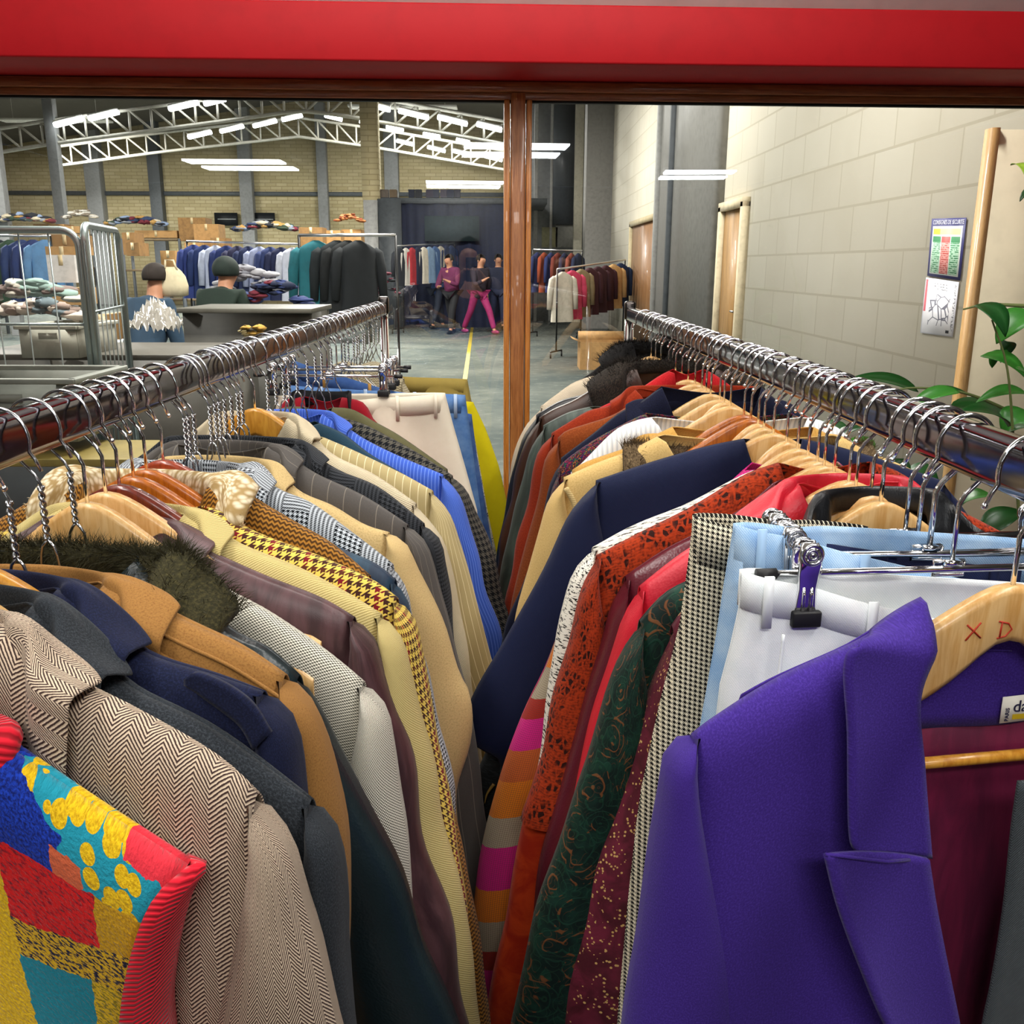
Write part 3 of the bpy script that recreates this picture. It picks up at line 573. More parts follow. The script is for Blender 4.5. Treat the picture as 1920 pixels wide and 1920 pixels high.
# ------------------------------------------------------------------ clothes on the left rack (near to far)
def vest_mat():
    n = N('fabric_vest'); v, x, y = n.uv(); nz = n.n('ShaderNodeTexNoise'); n.put(nz.inputs['Vector'], v); nz.inputs['Scale'].default_value = 130; nz.inputs['Detail'].default_value = 4
    sp = n.n('ShaderNodeSeparateXYZ'); n.put(sp.inputs[0], nz.outputs[1]); ax = n.ma('ADD', n.ma('ABSOLUTE', x), n.ma('MULTIPLY', n.ma('SUBTRACT', sp.outputs[0], .5), .007)); d = n.ma('ADD', n.ma('ABSOLUTE', y), n.ma('MULTIPLY', n.ma('SUBTRACT', sp.outputs[1], .5), .007))
    LT = lambda a, b: n.ma('LESS_THAN', a, b); GT = lambda a, b: n.ma('GREATER_THAN', a, b); AND = lambda a, b: n.ma('MULTIPLY', a, b)
    fine = n.noise(v, 700, 3); spk = n.step(n.noise(n.scale(v, (1, 2.2, 1)), 330, 3), .5, .54)
    gold = n.mix(n.step(fine, .35, .7), '#d3a21c', '#a87c10'); yel = n.mix(n.step(fine, .35, .7), '#e8c01c', '#c09410')
    red = n.mix(n.step(n.noise(n.scale(v, (1, 2, 1)), 260, 3), .48, .66), '#d81a1c', '#7d1226'); teal = n.mix(fine, '#1c8fa6', '#10707f'); blue = n.mix(n.step(fine, .35, .65), '#1b3fb4', '#0e1c64')
    col = gold
    col = n.mix(AND(LT(ax, .136), LT(d, n.ma('SUBTRACT', .080, n.ma('MULTIPLY', n.ma('SUBTRACT', ax, .084), .43)))), col, red)
    band = AND(GT(d, n.ma('SUBTRACT', .080, n.ma('MULTIPLY', n.ma('SUBTRACT', ax, .084), .43))), LT(d, n.ma('SUBTRACT', .100, n.ma('MULTIPLY', n.ma('SUBTRACT', ax, .084), .40))))
    col = n.mix(band, col, n.mix(spk, '#d8ac1c', '#1d1a36'))
    low = GT(d, n.ma('SUBTRACT', .100, n.ma('MULTIPLY', n.ma('SUBTRACT', ax, .084), .40))); col = n.mix(low, col, n.mix(LT(ax, .128), n.mix(spk, '#dcb41c', '#8a7a1c'), teal))
    col = n.mix(LT(ax, n.ma('ADD', .079, n.ma('MULTIPLY', d, .1))), col, yel)
    yoke = LT(d, n.ma('SUBTRACT', .036, n.ma('MULTIPLY', n.ma('SUBTRACT', ax, .077), .12))); vd, vc = n.voro(v, 115); yk = n.mix(LT(vd, .52), '#1f8ea4', yel); yk = n.mix(AND(LT(ax, n.ma('SUBTRACT', .122, n.ma('MULTIPLY', d, .25))), GT(d, n.ma('MULTIPLY', n.ma('SUBTRACT', ax, .09), .45))), yk, blue); yk = n.mix(AND(AND(GT(ax, .114), LT(ax, .130)), GT(d, .019)), yk, '#c8603e')
    yk = n.mix(AND(GT(ax, .150), LT(d, .007)), yk, '#d83240'); col = n.mix(yoke, col, yk)
    return n.done(col, .95, n.noise(v, 420, 3), .8, .002, sheen=.2, spec=.2)
def rib(c1, c2):
    n = N('rib_knit'); v, x, y = n.uv(); f = n.ma('SINE', n.ma('MULTIPLY', y, 2*math.pi/.0032)); return n.done(n.mix(n.step(f, -.9, .3), c2, c1), .9, f, .5, .001, sheen=.2, spec=.2)
VEST = vest_mat(); RIB = rib('#d81c30', '#96101e')
D = hook_y(-307, 'L'); fr = Frame('L', D, 6.); root = thing('knit_vest', 'multicoloured red, yellow, blue and teal knitted vest in the front left corner', 'vest', fr.O); NAMES['multicoloured vest'] = root
pts = [fr.uz(*p) for p in ((8, 1396), (180, 1512), (352, 1622))]; arm = [fr.uz(*p) for p in ((352, 1622), (322, 1655), (293, 1740), (276, 1830), (272, 1925))]
arm += [(arm[-1][0]+.004, arm[-1][1]-.06), (arm[-1][0]+.03, arm[-1][1]-.1), (arm[-1][0]+.03, arm[-1][1]-.45)]
dn = catmull(pts, 40); NU, NV = 45, 50; s = np.linspace(-1, 1, NU); ac = catmull(arm, 80)
d = np.concatenate([[0, .002, .005, .01, .018], np.linspace(.026, .6, NV-5)])
for sg in (1, -1):
    G = []; UV = []
    for di in d:
        zz = pts[-1][1]-di; W_ = np.interp(-zz, -ac[:, 1], ac[:, 0]); U = s*W_; zr_ = np.interp(np.abs(s*pts[-1][0]), dn[:, 0], dn[:, 1]); u0 = pts[0][0]
        dip = np.where(np.abs(s*pts[-1][0]) < u0, .17*sg*(1-np.abs(s*pts[-1][0])/u0)+.001, 0)*(1 if sg > 0 else 0); Z = zr_-dip*(1-di/.6)-di*(1+(zr_-pts[-1][1])/.6)
        wv = .02*np.sqrt(max(1-(1-min(di/.03, 1))**2, 0))+fold(U, Z, 21+sg, .5)*smooth(di/.1); G.append(fr.to(U, sg*wv, Z)); UV.append(np.stack([U, zr_-Z], -1))
    m = M(); m.grid(np.array(G), np.array(UV)); m.build('front_panel' if sg > 0 else 'back_panel', VEST, root, solid=.003)
for sg in (1, -1):
    m = M(); aa = ac[(ac[:, 1] > pts[-1][1]-.3)]; k = len(aa); wv = np.array([.02*math.sqrt(max(1-(1-min(max(pts[-1][1]-z, .0)/.03, 1))**2, 0))+.003 for z in aa[:, 1]]); L = np.concatenate([[0], np.cumsum(np.linalg.norm(np.diff(aa, axis=0), axis=1))])
    G = np.stack([fr.to(sg*(aa[:, 0]+o), wv*q+b, aa[:, 1]+.001*(1-abs(q))) for o, q, b in ((-.003, 1, .0015), (.004, .95, .002), (.010, .7, 0), (.0135, 0, 0), (.010, -.7, 0), (-.003, -1, -.0015))], 1); G[0] = G[0].mean(0)*.5+G[0]*.5; G = np.concatenate([np.repeat(G[0].mean(0)[None, None], 6, 1)+np.array([0, 0, .001]), G]); aa = np.vstack([aa[:1], aa]); L = np.concatenate([[0], L]); k += 1
    m.grid(G, np.stack([np.tile(np.linspace(0, .02, 6), (k, 1)), np.tile(L[:, None], (1, 6))], -1)); m.build('armhole_rib', RIB, root, solid=.003)
m = M(); un = pts[0][0]; q = [(un*math.sin(a), -.02*math.cos(a), pts[0][1]-(.13*smooth((abs(a)-1.45)/1.7))) for a in np.linspace(-3.1, 3.1, 70)]; q = np.array(q); W_ = fr.to(q[:, 0]*1., q[:, 1]*1.25, q[:, 2]+.002)
m.tube(W_, .0085, 10); m.build('neck_rib', RIB, root); HANG.append(('wire', fr.O, fr.rz, 'multicoloured vest', 'L', .165, -.215))
J = 'jacket'
HERR = fabric('herring', '#d8c3aa', '#43302c', .0027); CHAR = fabric('wool', '#1e2227', '#3c4249', .0016); NAVY = fabric('wool', '#0e132c', '#1c2448', .0016); CAMEL = fabric('wool', '#a0733c', '#83592c', .0016)
LEA = fabric('leather', '#101c20', '#1a2a2e', rough=.33); FURD = fabric('wool', '#2c2a18', '#4c4628', .003)
garment('herringbone_jacket', 'cream and brown herringbone tweed jacket at the front of the left rack', J, 'L', -200, [(0, 1172), (110, 1262), (250, 1335), (400, 1420), (495, 1500)], [(545, 1590), (575, 1690), (610, 1800), (642, 1920)], HERR, short='herringbone jacket', wood='pale', fall=.06)
garment('charcoal_coat', 'charcoal wool coat hanging between the herringbone jacket and the navy coat', 'coat', 'L', -120, [(55, 1132), (140, 1195), (240, 1285), (400, 1368), (595, 1508)], [(628, 1565), (648, 1640), (652, 1720), (650, 1790), (662, 1920)], CHAR, short='charcoal coat', wood='pale', length=.9, fall=.065)
r, fr = garment('navy_coat', 'dark navy wool coat with a shoulder tab beside the camel coat', 'coat', 'L', -60, [(105, 1104), (170, 1140), (270, 1222), (400, 1265), (505, 1300)], [(548, 1358), (565, 1420), (573, 1485), (580, 1560)], NAVY, short='navy coat', wood='honey', length=.9, fall=.065)
ta = [fr.uz(*p) for p in ((372, 1252), (395, 1238), (450, 1256), (500, 1290), (535, 1340))]; tb = [fr.uz(*p) for p in ((372, 1262), (400, 1275), (440, 1300), (480, 1330), (505, 1370))]
ruled(fr, ta, tb, .021, 6, 20, 'shoulder_tab', NAVY, r, .005, [(0, -.004), (.3, 0), (1, .004)])
r, fr = garment('camel_coat', 'camel brown wool coat with raised shoulder seams between the navy coat and the fur collar', 'coat', 'L', 15, [(185, 1093), (260, 1122), (365, 1172), (450, 1212), (545, 1272)], [(580, 1322), (612, 1390), (630, 1460), (645, 1560), (655, 1700), (660, 1920)], CAMEL, short='camel coat', length=.9, fall=.062)
for o in (.010, .024):
    c = catmull([fr.uz(*p) for p in ((300, 1140), (365, 1172), (450, 1212), (545, 1272))], 30); m = M(); m.tube(fr.to(c[:, 0], .019*math.sqrt(1-(1-o/.03)**2)+.0008, c[:, 1]-o), .0016, 6); m.build('seam', CAMEL, r)
garment('leather_coat', 'black green leather coat with a thick dark olive fur collar', 'coat', 'L', 75, [(250, 1040), (330, 1085), (430, 1180), (500, 1216), (570, 1275)], [(600, 1340), (638, 1410), (700, 1520), (762, 1660), (810, 1790), (870, 1920)], LEA, collar='fur', cmat=FURD, fall=.085, short='leather coat', length=.95, cuff=.13, clift=.010, cz=-.010)
garment('basketweave_jacket', 'off white and black basketweave jacket behind the fur collar', J, 'L', 155, [(330, 1050), (420, 1105), (500, 1148), (600, 1215), (690, 1285)], [(722, 1330), (742, 1400), (755, 1490), (764, 1560), (774, 1690)], fabric('basket', '#efeadb', '#3f3d2e', .0034), collar=None, short='basketweave jacket', wood='pale')
TAF = fabric('satin', '#3c2427', '#5c3d40', rough=.42, sheen=.1)
garment('taffeta_jacket', 'plum brown shiny taffeta jacket with a crisp collar on left rack', J, 'L', 190, [(300, 985), (370, 1022), (420, 1048), (500, 1083), (600, 1122), (672, 1162)], [(702, 1205), (722, 1262), (742, 1335), (765, 1405), (790, 1500), (810, 1600), (840, 1720), (876, 1920)], TAF, short='taffeta jacket', wood='pale', amp=1.5, fall=.05)
garment('straw_jacket', 'pale straw coloured tweed jacket next to the yellow checked jacket', J, 'L', 216, [(340, 962), (400, 990), (450, 1022), (550, 1062), (640, 1108), (722, 1156)], [(752, 1200), (772, 1260), (792, 1340), (820, 1480), (850, 1600), (880, 1760), (900, 1920)], fabric('twill', '#d6c486', '#ab975a', .0035), short='straw jacket', wood='mahogany', fall=.05)
garment('checked_jacket', 'yellow checked tweed jacket with dark red and brown checks', J, 'L', 243, [(385, 950), (420, 965), (480, 1000), (600, 1045), (700, 1090), (752, 1127)], [(776, 1165), (792, 1225), (806, 1300), (822, 1380), (840, 1500), (856, 1580), (870, 1680), (886, 1800)], fabric('hound', '#e6c95e', '#42231c', .0085, c3='#7c1622', extra='#5a2c1c'), short='yellow checked jacket', wood='orange', collar=None)
garment('knit_cardigan', 'brown knitted cardigan with a cream fleece collar', 'cardigan', 'L', 268, [(395, 908), (440, 915), (500, 950), (560, 985), (620, 1020), (700, 1085)], [(730, 1130), (760, 1200)], fabric('knit', '#a8742c', '#4c3010', .0052), collar='fleece', cmat=fabric('fleece', '#efe2c4', '#a88c5c', .006), short='brown cardigan', wood='orange', fall=.036, clift=.004, drop=.05)
garment('velvet_jacket', 'deep blue velvet jacket showing a sliver above the yellow checked jacket', J, 'L', 300, [(420, 905), (560, 985), (640, 1030), (700, 1056), (748, 1092)], [(764, 1135), (775, 1200)], fabric('satin', '#0f2740', '#163f56', rough=.6), collar=None, short='blue velvet jacket', wood='russet')
garment('glen_plaid_jacket', 'grey and white glen plaid jacket on left rack', J, 'L', 345, [(440, 878), (475, 880), (515, 915), (580, 943), (650, 993), (742, 1062)], [(762, 1111), (774, 1170), (789, 1228), (814, 1320), (832, 1392), (842, 1450)], fabric('glen', '#ced5dc', '#12161c', .0052), short='glen plaid jacket', fall=.045)
garment('tan_jacket', 'plain tan wool jacket behind the glen plaid jacket', J, 'L', 392, [(480, 868), (520, 885), (560, 922), (620, 948), (680, 983), (735, 1000)], [(762, 1025), (782, 1065), (812, 1125), (842, 1195), (866, 1270), (881, 1310), (881, 1400), (860, 1480)], fabric('wool', '#d0b47e', '#b59a66', .0022), short='tan jacket', fall=.045)
garment('pinstripe_blazer', 'grey brown blazer with faint pinstripes beside the tan jacket', J, 'L', 410, [(500, 838), (540, 855), (590, 888), (680, 930), (770, 987)], [(795, 1015), (816, 1060), (832, 1130), (846, 1185)], fabric('pin', '#4e4a4a', '#7d766c', .02, c3='#5c5852', extra=.05), short='grey pinstripe blazer', fall=.045)
garment('black_check_blazer', 'black blazer with a shadowy check behind the grey pinstripe blazer', J, 'L', 432, [(550, 830), (600, 862), (640, 885), (710, 915), (800, 985)], [(825, 1015), (836, 1065), (846, 1120), (852, 1190)], fabric('glen', '#3a3d42', '#0e1014', .006), short='black check blazer', fall=.045)
garment('beige_jacket', 'light beige jacket with a rolled collar around a honey wooden hanger', J, 'L', 475, [(535, 780), (575, 805), (622, 852), (700, 890), (785, 947)], [(822, 1000), (842, 1045), (862, 1130), (880, 1240)], fabric('plain', '#d6c8aa', '#bdae90', .003), short='light beige jacket', wood='honey', fall=.05)
garment('striped_jacket', 'khaki jacket with pale pinstripes beside the blue blazer', J, 'L', 500, [(600, 818), (640, 835), (690, 858), (760, 892), (816, 923)], [(842, 962), (862, 1012), (884, 1085), (908, 1175), (924, 1230)], fabric('pin', '#b7a678', '#ece0b8', .0115, extra=.09), short='khaki striped jacket', collar=None)
garment('teal_jacket', 'dark teal jacket tucked under the blue blazer', J, 'L', 530, [(590, 790), (640, 812), (690, 850), (740, 880), (800, 915)], [(830, 960), (850, 1020)], fabric('plain', '#1f3a4c', '#2c4a5c', .003), short='dark teal jacket', collar=None)
garment('blue_blazer', 'bright cornflower blue blazer with thin stripes', J, 'L', 555, [(600, 775), (640, 795), (680, 822), (740, 852), (835, 892)], [(858, 925), (875, 965), (894, 1030), (912, 1100), (937, 1180)], fabric('pin', '#4468d2', '#6c8ce6', .006, c3='#3c5cc0', extra=.25), short='blue blazer', fall=.05)
garment('dark_check_blazer', 'black and grey checked blazer behind the blue blazer', J, 'L', 575, [(630, 780), (680, 795), (720, 815), (780, 848), (852, 894)], [(874, 920), (893, 962), (922, 1022), (942, 1105)], fabric('hound', '#5c584e', '#15171b', .012), short='dark checked blazer', collar=None)
garment('olive_shirt', 'thin olive shirt between the dark checked blazer and the red shirt', 'shirt', 'L', 590, [(620, 764), (660, 768), (700, 790), (750, 818), (842, 882)], [(862, 915), (880, 960)], fabric('plain', '#5c593c', '#6e6a4a', .002), short='olive shirt', collar=None)
garment('red_shirt', 'dark red shirt with a black collar in front of the cream trousers', 'shirt', 'L', 602, [(640, 745), (680, 755), (702, 790), (740, 815), (830, 880)], [(850, 915), (868, 960)], fabric('plain', '#a31426', '#7c0e1c', .002), short='red shirt', collar='stand', cmat=fabric('plain', '#101014', '#1c1c20', .002))
TR = 'trousers'
DEN = fabric('denim', '#2d4c88', '#5878ac'); DEN2 = fabric('denim', '#3a66a6', '#7ca0cc'); LDEN = fabric('denim', '#86b0de', '#c8dff2'); WDEN = fabric('denim', '#e6eef0', '#ffffff')
trousers('cream_trousers', 'cream cotton trousers clipped at the waistband, far end of left rack', TR, 'L', 612, (834, 738), (690, 748), fabric('plain', '#f4ead6', '#e6d9c0', .002), short='cream trousers', edge=[(850, 800), (876, 890), (895, 960)], half=.17)
trousers('blue_jeans', 'mid blue jeans with pale seams behind the cream trousers', TR, 'L', 630, (872, 742), (700, 732), DEN2, short='mid blue jeans', edge=[(884, 830), (897, 930), (915, 1050)], half=.19, lmat=fabric('denim', '#9fb8dc', '#c8d8ec'))
trousers('dark_jeans', 'dark indigo jeans with a tan waist patch, far end of left rack', TR, 'L', 640, (884, 778), (700, 722), DEN, short='dark indigo jeans', edge=[(893, 850), (907, 930), (924, 1030)], half=.2, lmat=fabric('plain', '#c8954e', '#b07e3c', .003))
trousers('patterned_trousers', 'grey and black patterned trousers beside the yellow pair', TR, 'L', 652, (886, 800), (760, 770), fabric('mottle', '#b8b2a2', s=.012, extra=[(0, '#b8b2a2'), (.45, '#d0cabb'), (.72, '#23222a'), (.85, '#a49e90')]), short='patterned trousers', hang='wire', edge=[(900, 880), (914, 960), (931, 1040)], half=.2, loops=False)
trousers('yellow_trousers', 'bright yellow trousers, the last pair on the left rack', TR, 'L', 662, (887, 755), (760, 745), fabric('plain', '#d8c70a', '#c0ae06', .003), short='yellow trousers', hang='wire', edge=[(913, 810), (937, 880), (954, 960), (960, 1030)], half=.2, loops=False)
garment('knit_sweater', 'pale oatmeal knitted sweater at the far end of the left rack', 'sweater', 'L', 672, [(660, 690), (700, 678), (730, 690), (760, 712)], [(780, 760), (800, 820)], fabric('knit', '#c8bda0', '#988c70', .006), short='oatmeal sweater', collar=None)
trousers('olive_trousers', 'khaki cotton trousers hanging behind the yellow pair', TR, 'L', 684, (876, 712), (800, 708), fabric('plain', '#a8924c', '#8c783a', .003), short='khaki trousers', hang='wire', edge=[(885, 760), (900, 840), (925, 930)], half=.2, loops=False)
# ------------------------------------------------------------------ clothes on the right rack (near to far)
PUR = fabric('wool', '#361f78', '#4a3096', .0013, sheen=.08); LIN = fabric('satin', '#5a1234', '#75193f', rough=.5); PURD = PUR
r, fr = garment('purple_coat', 'purple wool coat with notched lapels in the front right corner', 'coat', 'R', 1914, [(1728, 1135), (1660, 1168), (1598, 1205), (1450, 1272), (1330, 1345), (1285, 1378)], [(1252, 1420), (1238, 1500), (1215, 1640), (1190, 1780), (1165, 1920)], PUR, collar=None, short='purple coat', wood='pale', yaw=9., body=False, length=1.0)
PC, PF = r, fr
E = lambda *px: [fr.uz(*p) for p in px]; EW = lambda w_, *px: [fr.uz(*p, w_) for p in px]
rid = E((1728, 1135), (1660, 1168), (1598, 1205), (1450, 1272), (1330, 1345), (1285, 1378)); dn = catmull(rid, 50)[::-1] if rid[0][0] > rid[-1][0] else catmull(rid, 50)
op = E((1728, 1135))+EW(.026, (1724, 1220))+EW(.034, (1722, 1300), (1726, 1440), (1737, 1600), (1756, 1740), (1788, 1920)); op = op+[(op[-1][0]-.01, op[-1][1]-.1), (0, op[-1][1]-.2), (-.01, op[-1][1]-.6)]; oc = catmull(op, 90)
us, u0 = rid[-1][0], rid[0][0]
for sd in (1, -1):
    G = []; UV = []; s = np.linspace(0, 1, 30)
    for di in np.concatenate([[0, .002, .006, .012, .02, .03], np.linspace(.045, .9, 36)]):
        z0_ = rid[-1][1]; ztop = np.interp(np.abs(s), [0, 1], [0, 0]); uo = np.interp(-(rid[0][1]-di*1.08), -oc[:, 1], oc[:, 0]); uo = max(uo, .055) if sd < 0 else uo; U = uo+(us-.004-uo)*s; zt_ = np.interp(u0+(us-u0)*s, dn[:, 0], dn[:, 1]); Z = zt_-di*(1+.12*(zt_-z0_)/.1); dep = di
        wv = .022*np.sqrt(max(1-(1-min(dep/.03, 1))**2, 0))+.012*smooth(dep/.3)+fold(U, Z, 77, 1.3)*smooth(dep/.15); wv = wv*(1-.4*s**8); G.append(fr.to(sd*U, wv, Z)); UV.append(np.stack([U, np.full(30, di)], -1))
    m = M(); m.grid(np.array(G), np.array(UV)); m.build('front_panel', PUR, r, solid=.002)
# back, seen from inside through the open front: wool facing above, burgundy lining below
def back(name, za, zb, mat, off, nv=16, um=.18, curve=0.):
    G = []; UV = []; s = np.linspace(-1, 1, 41)
    for t in np.linspace(0, 1, nv):
        U = s*um; top = np.interp(np.abs(U), dn[:, 0], dn[:, 1])-.007-.014*smooth((u0+.004-np.abs(U))/.03); Z = np.minimum(za-(za-zb)*t, top)-curve*t*(1-(U/.1)**2*.4); q = np.clip((np.interp(np.abs(U), dn[:, 0], dn[:, 1])-Z)/.04, 0, 1); G.append(fr.to(U, -(.016-off)*np.sqrt(1-(1-q)**2)+fold(U, Z, 31, .7)*t, Z)); UV.append(np.stack([U, np.full(41, t*(za-zb))], -1))
    m = M(); m.grid(np.array(G), np.array(UV)); return m.build(name, mat, r, solid=.0015)
zt = rid[0][1]; zb1 = fr.uz(1730, 1345, -.012)[1]
back('back_panel', zt-.002, zt-.95, PUR, -.003); back('back_neck_facing', zt-.003, zb1, PUR, .002, 10, .12, .011); back('lining', zb1+.012, zt-.93, LIN, .0)
m = M(); a = np.linspace(-1, 1, 25); q = catmull([fr.uz(*p) for p in ((1735, 1215), (1790, 1226), (1850, 1232), (1920, 1234))], 20); q = np.vstack([q, q[::-1]*np.array([-1, 1])]); m.tube(fr.to(q[:20, 0], -.0125, q[:20, 1]), .0006, 5); m.build('seam', PUR, r)
ruled(fr, E((1735, 1128), (1728, 1145))+EW(.033, (1728, 1300), (1732, 1440), (1742, 1604)), E((1625, 1180))+EW(.042, (1594, 1226), (1591, 1380), (1591, 1560), (1606, 1596)), .031, 12, 40, 'collar', PUR, r, .004, [(0, -.036), (.06, -.018), (.16, 0), (1, .004)], .25, 5, .010)
ruled(fr, EW(.043, (1742, 1612), (1755, 1700), (1775, 1810), (1797, 1920), (1815, 2020)), EW(.064, (1548, 1602), (1572, 1700), (1612, 1810), (1660, 1920), (1725, 2020)), .040, 12, 40, 'lapel', PUR, r, .004, [(0, .002), (.5, .004), (1, .004)], .3, 8, .022)
m = M(); q = np.array([fr.uz(*p, w_) for p, w_ in zip(((1548, 1602), (1600, 1606), (1660, 1611), (1705, 1612)), (.065, .058, .051, .048))]); m.tube(fr.to(q[:, 0], np.linspace(.065, .048, 4), q[:, 1]), .0012, 6); m.build('lapel_piping', PUR, r)
t_ = EW(.046, (1910, 1466), (1896, 1560), (1880, 1700), (1858, 1830), (1838, 1925), (1825, 2040)); b_ = [(u-.05, z) for u, z in t_]
ruled(fr, t_, b_, .046, 8, 30, 'facing', fabric('plain', '#3c4246', '#50565a', .002), r, .003, None, 1.)
m = M(); q = fr.uz(1732, 1437); m.tube([fr.to(q[0]+.06, -.004, q[1]), fr.to(-q[0]-.06, -.004, q[1])], .0042, 12)
PBAR = m; PBARFR = fr
m = M(); c = fr.uz(1879, 1306, -.011); e = fr.uz(1884, 1354, -.011); ux = c[0]; wl = .05; hl = c[1]-e[1]
LW = -.010; m.add([fr.to(ux, LW, c[1]), fr.to(ux-wl, LW, c[1]+.002), fr.to(ux-wl, LW, e[1]+.002), fr.to(ux, LW, e[1])], [(0, 1, 2, 3)]); lb = m.build('brand_label', plain('#eeeade', .8, var=.03), r, solid=.0006)
def text(body, loc, size, mat, parent=None, rot=None, name='lettering', align='LEFT', ext=0.0002):
    cu = bpy.data.curves.new(name, 'FONT'); cu.body = body; cu.size = size; cu.extrude = ext; cu.align_x = align; cu.materials.append(mat); o_ = bpy.data.objects.new(name, cu); COL.objects.link(o_); bpy.context.view_layer.update(); me = bpy.data.meshes.new_from_object(o_.evaluated_get(bpy.context.evaluated_depsgraph_get())); bpy.data.objects.remove(o_); o = bpy.data.objects.new(name, me); COL.objects.link(o); o.parent = parent
    o.matrix_local = Matrix.Translation(Vector([float(x) for x in loc])) @ (rot if rot is not None else Matrix.Identity(4)); return o
def basis(x, z):
    x = np.array(x, float); x /= np.linalg.norm(x); z = np.array(z, float); z -= x*(x@z); z /= np.linalg.norm(z); n_ = np.cross(x, z); return Matrix(((x[0], z[0], n_[0], 0), (x[1], z[1], n_[1], 0), (x[2], z[2], n_[2], 0), (0, 0, 0, 1)))
INK = plain('#1b1740', .7); Bm = basis(-fr.eu, (0, 0, 1)); text('dan', fr.to(ux-.0085, LW+.0009, e[1]+.0085), .0125, INK, lb, Bm); text('PARIS', fr.to(ux-.0058, LW+.0009, e[1]+.0015), .0042, INK, lb, basis((0, 0, 1), fr.eu))
m = M(); m.add([fr.to(ux-.009, LW+.0006, e[1]+.0065), fr.to(ux-wl, LW+.0006, e[1]+.0065), fr.to(ux-wl, LW+.0006, e[1]+.0025), fr.to(ux-.009, LW+.0006, e[1]+.0025)], [(0, 1, 2, 3)]); m.build('gold_bar', plain('#c8a818', .5), lb)
WJ, wf = trousers('white_jeans', 'white denim jeans clipped by the waistband behind the purple coat', TR, 'R', 1856, (1390, 1072), (1740, 1152), WDEN, yaw=5., short='white jeans', edge=[(1385, 1160), (1352, 1280), (1338, 1400), (1310, 1600)], half=.175, sag=.0, waist=.028, T=.011, D=.672, amp=.5)
m = M(); q = catmull([wf.uz(*p) for p in ((1445, 1165), (1438, 1215), (1425, 1290), (1412, 1400))], 20); m.tube(wf.to(q[:, 0], .026+.009*np.linspace(0, 1, 20), q[:, 1]), .0013, 6); m.build('seam', WDEN, WJ)
trousers('light_jeans', 'pale blue denim jeans between the white jeans and the houndstooth trousers', TR, 'R', 1812, (1378, 985), (1730, 1065), LDEN, D=.712, amp=.5, yaw=5., short='pale blue jeans', edge=[(1362, 1075), (1345, 1190), (1320, 1330), (1290, 1500)], half=.18, waist=.036, T=.012)
trousers('indigo_trousers', 'dark indigo trousers hanging deep between the pale jeans and houndstooth pair', TR, 'R', 1787, (1460, 1003), (1800, 1050), fabric('denim', '#151a38', '#242c54'), D=.734, amp=.4, yaw=5., short='dark indigo trousers', half=.16)
trousers('houndstooth_trousers', 'cream and black houndstooth trousers hanging long on the right rack', TR, 'R', 1762, (1302, 968), (1392, 990), fabric('hound', '#efe6cc', '#15120f', .0040), yaw=5., short='houndstooth trousers', edge=[(1292, 1060), (1275, 1180), (1238, 1320), (1200, 1500), (1180, 1680), (1160, 1900)], half=.075, nleg=1, loops=False, length=.95, D=.758, amp=.6, T=.010)
garment('black_leather_jacket', 'black leather jacket with its collar round a marked pale hanger', J, 'R', 1722, [(1610, 975), (1580, 1000), (1500, 1050), (1420, 1090), (1370, 1120)], [(1300, 1210), (1245, 1330), (1200, 1480)], fabric('leather', '#0c0d10', '#1a1b1f', rough=.35), collar='fold', short='black leather jacket', wood='pale', yaw=6., drop=.12, D=.815, cz=.022)
garment('sequin_dress', 'burgundy crushed velvet dress sprinkled with gold sequins', 'dress', 'R', 1660, [(1440, 1075), (1380, 1100), (1320, 1120), (1285, 1142), (1252, 1185)], [(1225, 1280), (1180, 1420), (1120, 1600), (1085, 1760), (1050, 1920)], fabric('velvet', '#4a0c1c', '#78203a', .0046, c3='#d8b06a', rough=.6), yaw=5., collar=None, short='sequin dress', wood='pale', length=1.0, cuff=.2)
garment('paisley_jacket', 'dark green velvet jacket with a swirling paisley pattern', J, 'R', 1640, [(1440, 1025), (1380, 1050), (1320, 1078), (1250, 1112), (1192, 1172)], [(1160, 1240), (1118, 1350), (1070, 1500), (1012, 1680), (965, 1880), (955, 1920)], fabric('paisley', '#071c19', '#11342a', c3='#94562a', rough=.7), yaw=5., collar=None, short='paisley jacket', wood='pale', length=.95, cuff=.16)
garment('red_leather_jacket', 'bright red leather jacket with a quilted collar on right rack', J, 'R', 1598, [(1500, 905), (1420, 960), (1350, 1005), (1290, 1032), (1192, 1105)], [(1165, 1170), (1130, 1290)], fabric('leather', '#c21225', '#d8203a', rough=.45), yaw=5., collar='fold', short='red leather jacket', wood='pale', drop=.1, fall=.07)
garment('burgundy_leather_jacket', 'burgundy leather jacket between the red leather and rust crochet pieces', J, 'R', 1570, [(1460, 900), (1400, 950), (1330, 990), (1250, 1030), (1166, 1085)], [(1146, 1140), (1126, 1210), (1080, 1360)], fabric('leather', '#4a1420', '#68202e', rough=.3), yaw=4., collar=None, short='burgundy leather jacket', wood='pale')
CRO = fabric('crochet', '#a83610', '#581606', c3='#2a0c06')
garment('crochet_top', 'rust orange openwork crochet top with long loose sleeves', 'top', 'R', 1551, [(1460, 868), (1400, 890), (1300, 950), (1200, 1000), (1112, 1045)], [(1090, 1110), (1065, 1220), (1035, 1330), (1008, 1440), (980, 1535)], CRO, yaw=4., collar=None, short='crochet top', wood='pale', cuff=.19, length=.44, slen=.34)
